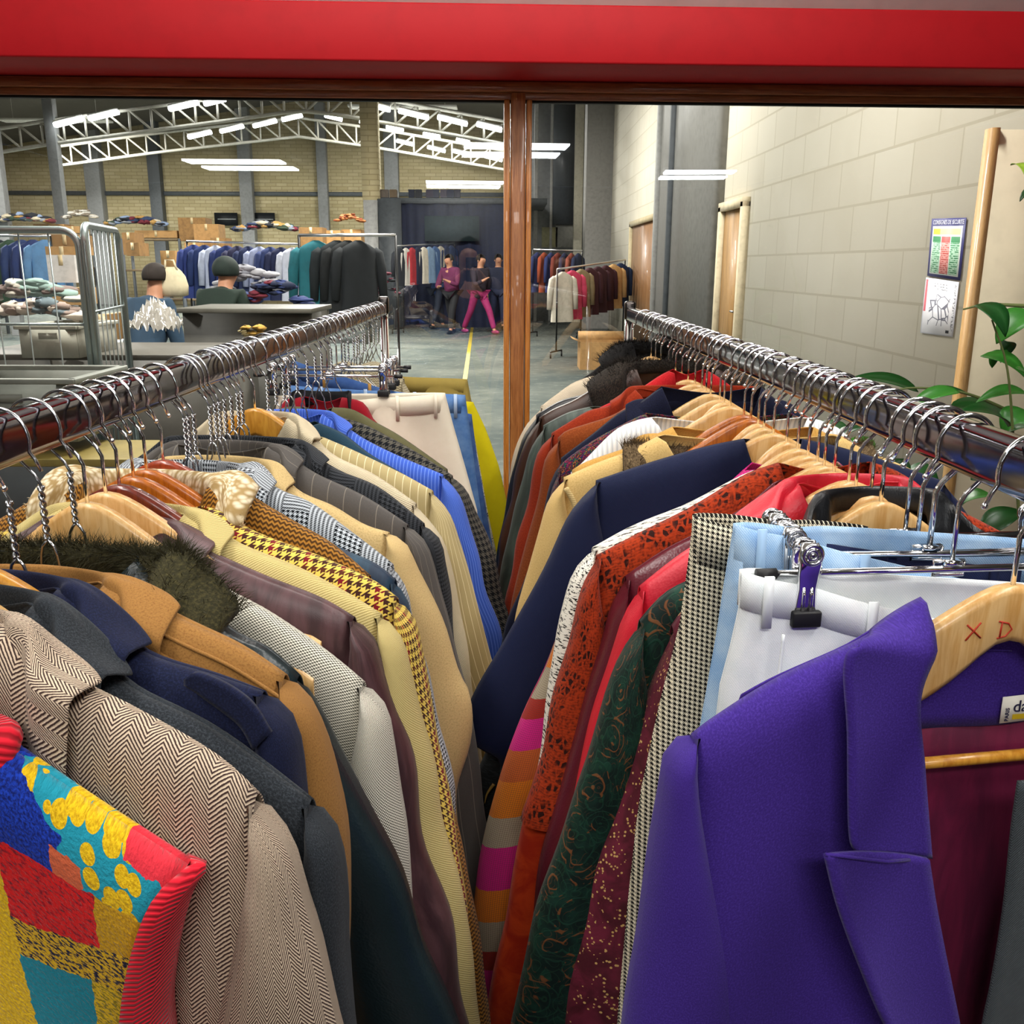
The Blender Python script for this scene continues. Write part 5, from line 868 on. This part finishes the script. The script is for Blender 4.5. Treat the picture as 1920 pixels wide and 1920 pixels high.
shelf_unit(-30, 154, 20, (437, 500, 560), 'long storage shelf with cartons at far left'); shelf_unit(228, 336, 20, (447, 505, 560), 'storage shelf with a low carton left of the carton stack'); shelf_unit(338, 430, 18.6, (506, 560), 'storage shelf under the brown carton stack'); shelf_unit(556, 682, 18, (473, 530, 590), 'storage shelf with cartons left of the grey post')
# roll cage, crates, counters
def roll_cage():
    D = 4.1; t = thing('roll_cage', 'grey steel roll cage trolley at the left edge behind the glass', 'roll cage', (0, 0, 0)); ST2 = chrome(.35, '#9aa4a4'); zt = P(100, 431, D)[2]
    def frame(A, B, top, nv, name, rails):
        A, B = np.array(A), np.array(B); e = (B-A)/np.linalg.norm(B-A); r = .07; m = M(); pts = [A+[0, 0, .15], A+[0, 0, top-r]]+[A+e*r*(1-math.cos(q))+np.array([0, 0, top-r+r*math.sin(q)]) for q in np.linspace(.2, math.pi/2, 6)]
        pts += [B-e*r*(1-math.cos(q))+np.array([0, 0, top-r+r*math.sin(q)]) for q in np.linspace(math.pi/2, .2, 6)]+[B+[0, 0, top-r], B+[0, 0, .15]]; m.tube(pts, .0155, 10); f = m.build(name, ST2, t)
        for k in range(1, nv): q = A+(B-A)*k/nv; m = M(); m.tube([q+[0, 0, .15], q+[0, 0, top]], .0035, 6); m.build('wire', ST2, f)
        for z in rails: m = M(); m.tube([A+[0, 0, z], B+[0, 0, z]], .006, 6); m.build('cross_wire', ST2, f)
    a = P(-180, 500, D); b = P(152, 500, D); a[2] = b[2] = 0; frame(a, b, zt, 6, 'front_gate', (.9, 1.2)); c = P(163, 500, D); d = P(226, 500, D+.72); c[2] = d[2] = 0; frame(c, d, P(163, 421, D)[2], 8, 'side_gate', (.8, 1.25))
    m = M(); m.box(((a[0]+b[0])/2, D+.35, .14), (b[0]-a[0], .7, .04)); m.build('base', ST2, t)
    for x in (a[0]+.06, b[0]-.06):
        for y in (D+.06, D+.64): m = M(); m.tube([(x-.015, y, .06), (x+.015, y, .06)], .06, 14); m.box((x, y, .11), (.05, .06, .03)); m.build('caster', RUB, t)
roll_cage()
def crate(r, D, dy, c, label):
    a, b = P(r[0], r[1], D), P(r[2], r[3], D); w_ = b[0]-a[0]; h = a[2]-b[2]; t = thing('plastic_crate', label, 'crate', ((a[0]+b[0])/2, D+dy/2, b[2])); m = M(); k = .92
    for cc, s in (((0, 0, .01), (w_*k, dy*k, .02)), ((-w_/2*k, 0, h/2), (.012, dy*k, h)), ((w_/2*k, 0, h/2), (.012, dy*k, h)), ((0, -dy/2*k, h/2), (w_*k, .012, h)), ((0, dy/2*k, h/2), (w_*k, .012, h))): m.box(cc, s)
    m.build('body', c, t); m = M()
    for s in (-1, 1): m.box((s*w_/2*.96, 0, h), (.035, dy, .02)); m.box((0, s*dy/2*.96, h), (w_, .035, .02))
    m.build('rim', c, t, bevel=.004); m = M(); m.box((0, -dy/2*k-.008, h*.72), (w_*.3, .01, .03)); m.build('handle', c, t); return t
CR = plain('#74776f', .55); crate((-160, 715, 152, 830), 3.5, .5, CR, 'large grey plastic crate low behind the left rail'); crate((28, 614, 150, 672), 4.75, .5, plain('#a09e90', .55), 'grey plastic crate with yellow lettering band inside the cage')
def block(name, label, cat, r, D, dy, mat, top=None, extra=None):
    a, b = P(r[0], r[1], D), P(r[2], r[3], D); t = thing(name, label, cat, ((a[0]+b[0])/2, D+dy/2, 0)); m = M(); w_ = b[0]-a[0]; m.box((0, .02, a[2]/2-.015), (w_-.04, dy-.06, a[2]-.03)); m.build('carcass', mat, t); m = M(); m.box((0, 0, a[2]-.015), (w_, dy, .03)); m.build('top', top or mat, t, bevel=.004)
    m = M(); m.box((0, -dy/2+.03, a[2]*.62), (.1, .02, .02)); m.build('handle', BLK, t); return t
block('sorting_counter', 'grey sorting counter with a dark handle behind the left rail', 'counter', (330, 578, 590, 700), 6.0, .7, plain('#4c4a44', .6), plain('#5c5a52', .5)); block('work_table', 'low brown table strewn with plastic behind the left rail', 'table', (-80, 664, 420, 760), 4.9, .8, plain('#3c3932', .6), plain('#4e4a42', .5)); block('low_cabinet', 'dark low cabinet with a yellow top edge behind the left hangers', 'cabinet', (-250, 860, 420, 1000), 3.42, .4, plain('#25292c', .6), plain('#7c6c30', .5))
def film(px, py, D, w_, h, label, seed):
    r = np.random.default_rng(seed); n_ = 26; G = np.zeros((n_, n_, 3)); X, Y = np.meshgrid(np.linspace(-.5, .5, n_), np.linspace(-.5, .5, n_)); G[..., 0] = X*w_; G[..., 1] = Y*.3; G[..., 2] = h*np.clip(1-(X*2)**2, 0, 1)*np.clip(1-(Y*2)**2, 0, 1)+.02*r.normal(0, 1, (n_, n_)); m = M(); m.grid(G)
    n = N('clear_film'); n.b.inputs['Transmission Weight'].default_value = .3; mt = n.done('#9a958c', .12); tag(m.build('plastic_film', mt, loc=P(px, py, D)), label, 'plastic film')
film(140, 672, 5.1, .36, .1, 'crumpled clear plastic film on the brown table', 4); film(295, 612, 6.3, .3, .16, 'crumpled shiny plastic bag at the counter end', 5)
# far racks and their clothes
def cloth_mesh(w_=.22, L=.8, sl=True):
    m = M(); G = []
    for z, u, d in ((0, .03, .012), (-.02, .07, .03), (-.05, .13, .045), (-.09, .19, .05), (-.14, .205, .055), (-.3, .19, .06), (-.55, .2, .065), (-L, .22, .07)):
        G.append([(u*w_/.22*math.copysign(abs(math.cos(q))**.8, math.cos(q)), d*math.sin(q)*(1+.15*math.sin(5*q)), z) for q in np.arange(18)*2*math.pi/18])
    m.grid(np.array(G), None, True)
    if sl:
        for s in (-1, 1): m.tube([(s*.17*w_/.22, 0, -.085), (s*.21*w_/.22, 0, -.13), (s*.24*w_/.22, .0, -.3), (s*.255*w_/.22, 0, -.6)], [.03, .055, .055, .045], 8, flat=.8)
    return m
CM = cloth_mesh(); CM2 = cloth_mesh(.2, 1.0, False); proto = None; HC_ = {}
def hall_garment(p, rz, col, label, group, trousers_=False):
    key = trousers_
    if key not in HC_: o = (CM2 if key else CM).build('hanging_trousers' if key else 'hanging_garment', plain(col, .85)); HC_[key] = o
    else: o = HC_[key].copy(); COL.objects.link(o)
    o.material_slots[0].link = 'OBJECT'; o.material_slots[0].material = plain(col, .85); o.location = p; o.rotation_euler = (0, 0, rz); tag(o, label, 'garment', group); return o
def hall_rack(p0, p1, label, cols, names, where, rz, base=True, trs=(), h=None, hang=.05):
    a, b = np.array(p0), np.array(p1); c = (a+b)/2; t = thing('garment_rack', label, 'clothes rack', (c[0], c[1], 0)); m = M(); m.tube([a-[c[0], c[1], 0], b-[c[0], c[1], 0]], .016, 8); m.build('rail', chrome(.25), t)
    for q in (a, b):
        m = M(); m.tube([(q[0]-c[0], q[1]-c[1], .1), q-[c[0], c[1], 0]], .014, 8); m.build('upright', BLK, t); m = M(); m.tube([(q[0]-c[0]-.1, q[1]-c[1]-.2, .1), (q[0]-c[0]+.1, q[1]-c[1]+.2, .1)], .014, 8); m.build('base_foot', BLK, t)
        for s in (-1, 1): m = M(); m.tube([(q[0]-c[0]+.1*s-.012, q[1]-c[1]+.2*s, .045), (q[0]-c[0]+.1*s+.012, q[1]-c[1]+.2*s, .045)], .045, 10); m.build('caster', RUB, t)
    n_ = len(cols)
    for k, (cl, nm) in enumerate(zip(cols, names)): p = a+(b-a)*((k+.6)/(n_+.2)); cl and hall_garment((p[0], p[1], p[2]-hang), rz+random.uniform(-.12, .12), cl, f'{nm} garment on the {where}', f'{nm} garments on the {where}', k in trs)
hall_rack(P(560, 441, 10), P(742, 441, 10), 'chrome rail with a teal jacket in front of the grey post', [None, '#1a6570', None, '#141c20', '#101416', '#151a1e', None, None, None], ['', 'teal', '', 'near black', 'near black', 'near black', '', '', ''], 'rail in front of the grey post', .35)
hall_rack(P(742, 461, 21), P(852, 456, 23), 'rail of mixed clothes left of the walking people', ['#20242c', '#c8c4bc', '#a82a34', '#1a2038', '#d8d0c0', '#7c98b8', '#3c5c8c', '#b8b0a0', '#1c2c50', '#20345c'], ['black', 'white', 'red', 'navy', 'white', 'pale blue', 'denim', 'beige', 'navy', 'navy'], 'rail left of the walking people', 1.1)
hall_rack(P(1000, 468, 20), P(1092, 470, 20), 'rail of navy and rust clothes right of the mullion', ['#1a2450', '#8a3a1c', '#1c2858', '#6c2c20', '#141c3c', '#7c3a2c', '#1c2440'], ['navy', 'rust', 'navy', 'rust', 'navy', 'rust', 'navy'], 'rail right of the mullion', 1.1)
hall_rack(P(1045, 505, 15.5), P(1172, 487, 18.5), 'rail of dark red and tan clothes beside the grey pillar', ['#c8c0b0', '#c43c5c', '#8a7c5c', '#3c1420', '#34101c', '#3c1622', '#c09a64', '#1c3054'], ['cream', 'pink', 'khaki', 'dark burgundy', 'dark burgundy', 'dark burgundy', 'tan', 'blue'], 'rail beside the grey pillar', .5)
hall_rack(P(350, 452, 15), P(560, 458, 15), 'rail of blue clothes behind the hooded person', ['#2c3c7c', '#26386c', '#b8c0d8', '#24346c', '#2c2c4c', '#1c2850', '#9ca4c4', '#2a3868', '#1c2448', '#c4c8d8'], ['blue', 'blue', 'pale blue', 'blue', 'dark', 'blue', 'pale blue', 'blue', 'dark', 'pale blue'], 'rail behind the hooded person', .6)
hall_rack(P(-60, 442, 13), P(95, 442, 13), 'rail of dark blue clothes seen through the roll cage', ['#1c2c60', '#22325c', '#18202c', '#2c4a34', '#1c3468', '#20346c', '#5c8ab8'], ['blue', 'blue', 'black', 'green', 'blue', 'blue', 'pale blue'], 'rail seen through the roll cage', .6)
k = P(725, 545, 17); heap(725, 560, 17, .5, .5, ['#12161c', '#1c2026', '#5c2030'], 'dark heap of garments beside the grey post foot', seed=31)
for i, (x, c) in enumerate(((712, '#5c5148'), (723, '#6a6058'), (738, '#6c5a44'), (772, '#1c2438'), (785, '#20242c'), (806, '#3c3648'), (818, '#2c3248'), (832, '#4a4454'), (845, '#262c44'), (858, '#2c2c3c'))):
    a = P(x, 366, 23.3); m = M(); m.box((0, 0, .08), (.13+.02*(i % 3), .2, .16)); m.box((0, 0, .165), (.15, .22, .02)); tag(m.build('storage_box', plain(c, .7), loc=(a[0], 23.3, P(x, 373, 23.3)[2]+.03), smooth=False), 'small dark storage box on top of the curtained booth', 'box', 'boxes on top of the booth')
# bag
a = P(325, 556, 7.4); t = thing('tote_bag', 'cream cotton tote bag on the counter beside the hooded person', 'bag', a); m = M(); m.grid(np.array([[(.115*w_*math.cos(q)+.01*math.sin(4*q), .05*w_*math.sin(q), z) for q in np.arange(20)*2*math.pi/20] for z, w_ in ((0, .6), (.01, .95), (.08, 1.), (.15, .85), (.19, .6), (.22, .3))]), None, True); m.build('bag_body', plain('#d0c4a4', .9), t); m = M(); m.tube([(-.05, 0, .18), (-.03, -.02, .27), (.03, -.02, .27), (.05, 0, .18)], .008, 6); m.build('handle', plain('#c8bc9c', .9), t)
# ------------------------------------------------------------------ people
def skin_obj(name, verts, edges, radii, mat, parent, sub=2):
    me = bpy.data.meshes.new(name); me.from_pydata([tuple(map(float, v)) for v in verts], edges, []); o = bpy.data.objects.new(name, me); COL.objects.link(o); o.parent = parent; md = o.modifiers.new('skin', 'SKIN'); md.use_smooth_shade = True
    for i, r in enumerate(radii):
        sv = me.skin_vertices[0].data[i]; sv.radius = (r if isinstance(r, tuple) else (r, r)); sv.use_root = (i == 0)
    s = o.modifiers.new('sub', 'SUBSURF'); s.levels = s.render_levels = sub; me.materials.append(mat); return o
SKN = plain('#b98466', .55, var=.05)
def person(label, loc, rz, H=1.7, lean=0., hands=None, top='#22304a', legs='#15161c', hair='#1c130e', step=.12, shoes='#101012', hood=False, head_turn=0., skirt=None, elbow=None):
    t = thing('person', label, 'person', loc, rz); h = H; ch = np.array([0, -lean*.45, .72*h-.10*abs(lean)]); pel = np.array([0, .02, .53*h]); nk = ch+np.array([0, -lean*.2, .118*h-.05*abs(lean)]); hd = nk+np.array([0, -.02-.1*lean, .068*h]); cr = hd+np.array([0, -.01-.03*lean, .045*h])
    V = [pel, (pel+ch)/2, ch, nk-[0, 0, .025*h], nk, hd, cr]; Ed = [(0, 1), (1, 2), (2, 3), (3, 4), (4, 5), (5, 6)]; R_ = [(.095*h, .07*h), (.085*h, .062*h), (.092*h, .065*h), (.055*h, .045*h), .034*h, (.064*h, .074*h), (.054*h, .062*h)]
    arms = {}; legs_ = {}
    for s in (-1, 1):
        sh = ch+np.array([s*.108*h, 0, .068*h]); hand = np.array(hands[0 if s < 0 else 1]) if hands else ch+np.array([s*.16*h, -.05-.1*lean, -.28*h]); d = hand-sh; mid = (sh+hand)/2; L = np.linalg.norm(d); need = math.sqrt(max((.33*h/2)**2-(L/2)**2, 0)); el = mid+np.array([s*.45*need, .2*need if not hands else .0, -need*.9])
        b = len(V); V += [sh, el, hand]; Ed += [(2, b), (b, b+1), (b+1, b+2)]; R_ += [.036*h, .026*h, .018*h]; arms[s] = (sh, el, hand); fd = (hand-el)/np.linalg.norm(hand-el); side = np.cross(fd, (0, 0, 1.)) if abs(fd[2]) < .9 else np.array([0, 1., 0]); side /= np.linalg.norm(side); pm = hand+fd*.045*h; V.append(pm); Ed.append((b+2, b+3)); R_.append((.021*h, .012*h))
        for q, ln in ((-1.5, .036), (-.5, .044), (.5, .042), (1.5, .032)):
            k = len(V); f1 = pm+side*q*.0105*h+fd*ln*.45*h; f2 = f1+fd*ln*.3*h+np.array([0, 0, -.006*h]); V += [f1, f2]; Ed += [(b+3, k), (k, k+1)]; R_ += [.0052*h, .0045*h]
        k = len(V); V += [hand+fd*.02*h+np.array([-s*.02*h, -.01, .004*h]), hand+fd*.045*h+np.array([-s*.03*h, -.014, .008*h])]; Ed += [(b+2, k), (k, k+1)]; R_ += [.007*h, .0055*h]
        hp = pel+np.array([s*.052*h, 0, -.03*h]); st = s*step; kn = np.array([s*.055*h, -st*.5-.03, .285*h]); an = np.array([s*.055*h, -st+.02, .048*h]); to = an+np.array([s*.01, -.11, -.028*h]); b = len(V); V += [hp, kn, an, to]; Ed += [(0, b), (b, b+1), (b+1, b+2), (b+2, b+3)]; R_ += [.052*h, .036*h, .022*h, (.022*h, .014*h)]; legs_[s] = (hp, kn, an, to)
    k = len(V); V.append(hd+np.array([0, -.056*h, -.004*h])); Ed.append((5, k)); R_.append(.009*h)
    skin_obj('body', V, Ed, R_, SKN, t)
    J_ = [pel-[0, 0, .11*h], pel, (pel+ch)/2, ch, ch+[0, 0, .075*h], nk-[0, 0, .012*h]]; E2 = [(0, 1), (1, 2), (2, 3), (3, 4), (4, 5)]; R2 = [(.118*h, .09*h), (.112*h, .086*h), (.1*h, .078*h), (.108*h, .082*h), (.075*h, .06*h), (.042*h, .042*h)]
    for s in (-1, 1):
        sh, el, hand = arms[s]; b = len(J_); J_ += [sh, el, el+(hand-el)*.86]; E2 += [(3, b), (b, b+1), (b+1, b+2)]; R2 += [.047*h, .036*h, .027*h]
    skin_obj('jacket', J_, E2, R2, plain(top, .85), t)
    T_ = [pel+[0, 0, .02*h]]; E3 = []; R3 = [(.102*h, .078*h)]
    for s in (-1, 1):
        hp, kn, an, to = legs_[s]; b = len(T_); T_ += [hp, kn, an+[0, 0, .01*h]]; E3 += [(0, b), (b, b+1), (b+1, b+2)]; R3 += [.06*h, .045*h, .034*h]
        m = M(); m.ball(an+np.array([0, -.045, -.02*h]), .075, 12, (.6, 1.75, .62)); m.build('shoe', plain(shoes, .5), t)
    skin_obj('trousers', T_, E3, R3, plain(legs, .8), t)
    hm = M(); sc = (1.06, 1.14, 1.12) if not hood else (1.25, 1.3, 1.25); hm.grid(np.array([[hd+np.array([0, .012*h, .024*h])+np.array([.051*h*sc[0]*math.sin(p)*math.cos(q), .056*h*sc[1]*math.sin(p)*math.sin(q), .052*h*sc[2]*math.cos(p)]) for q in np.linspace(math.radians(-40), math.radians(220), 16)] for p in np.linspace(.02, 2.1 if hood else 1.9, 10)])); hm.build('hood' if hood else 'hair', plain(hair, .8), t, solid=.012)
    for s in (-1, 1): m = M(); m.ball(hd+np.array([s*.019*h, -.0475*h, .006*h]), .0068*h, 8); m.build('eye', plain('#15100e', .2), t); m = M(); m.ball(hd+np.array([s*.049*h, 0, 0]), .015*h, 8, (.4, .8, 1.2)); m.build('ear', SKN, t)
    m = M(); m.ball(hd+np.array([0, -.049*h, -.027*h]), .012*h, 8, (1.3, .4, .35)); m.build('mouth', plain('#8a4038', .5), t); return t
def stand(px, D): p = P(px, 500, D); return (p[0], D, 0)
person('person in a long blue coat browsing the far rail', stand(820, 22.6), 2.2, 1.75, .25, top='#1c3a6a', legs='#1a2436', hair='#8fb4d0', step=.2)
person('person in black trousers with magenta sleeves on the hall floor', stand(846, 21), -.5, 1.72, .1, hands=[(-.2, -.2, 1.0), (.12, -.32, 1.12)], top='#5e1c44', legs='#101218', step=.22)
person('person in magenta trousers walking on the hall floor', stand(898, 21), .7, 1.72, .08, hands=[(-.1, -.3, 1.15), (.24, .12, .92)], top='#2c2430', legs='#94205c', shoes='#94205c', step=.42)
person('person in dark navy with a pink scarf near the mullion', stand(934, 22.5), .1, 1.74, .05, top='#1a2038', legs='#1c2440', step=.25)
person('person in a dark green hooded coat bending behind the counter', (P(396, 500, 8)[0], 8, -.05), 2.9, 1.62, .3, top='#16281f', hair='#14241e', hood=True)
person('person in a blue denim shirt stooping beside the roll cage', (P(250, 500, 7.2)[0], 7.2, -.1), 2.7, 1.62, .28, top='#2a4258', legs='#1c2430', hair='#241a14')
# the photographer and a companion, mirrored faintly in the glass
person('person in a dark top raising a phone with both hands', (-.0, -.62, 0), math.pi, 1.66, .0, hands=[(-.055, -.5, 1.385), (.055, -.5, 1.385)], top='#3a2a30', legs='#b01c78', hair='#2a1c14')
t = thing('phone', 'black phone held up by the person facing the glass', 'phone', (0, -.022, HC-.025)); m = M(); m.box((0, 0, 0), (.074, .009, .15)); m.build('phone_case', BLK, t, bevel=.003); m = M(); m.box((0, -.0052, 0), (.068, .001, .142)); m.build('screen', plain('#20242c', .1), t)
person('person standing beside the one with the phone, face reflected in the glass', (.66, -.75, 0), math.pi, 1.6, 0., top='#5c2434', legs='#20242c', hair='#17100c')
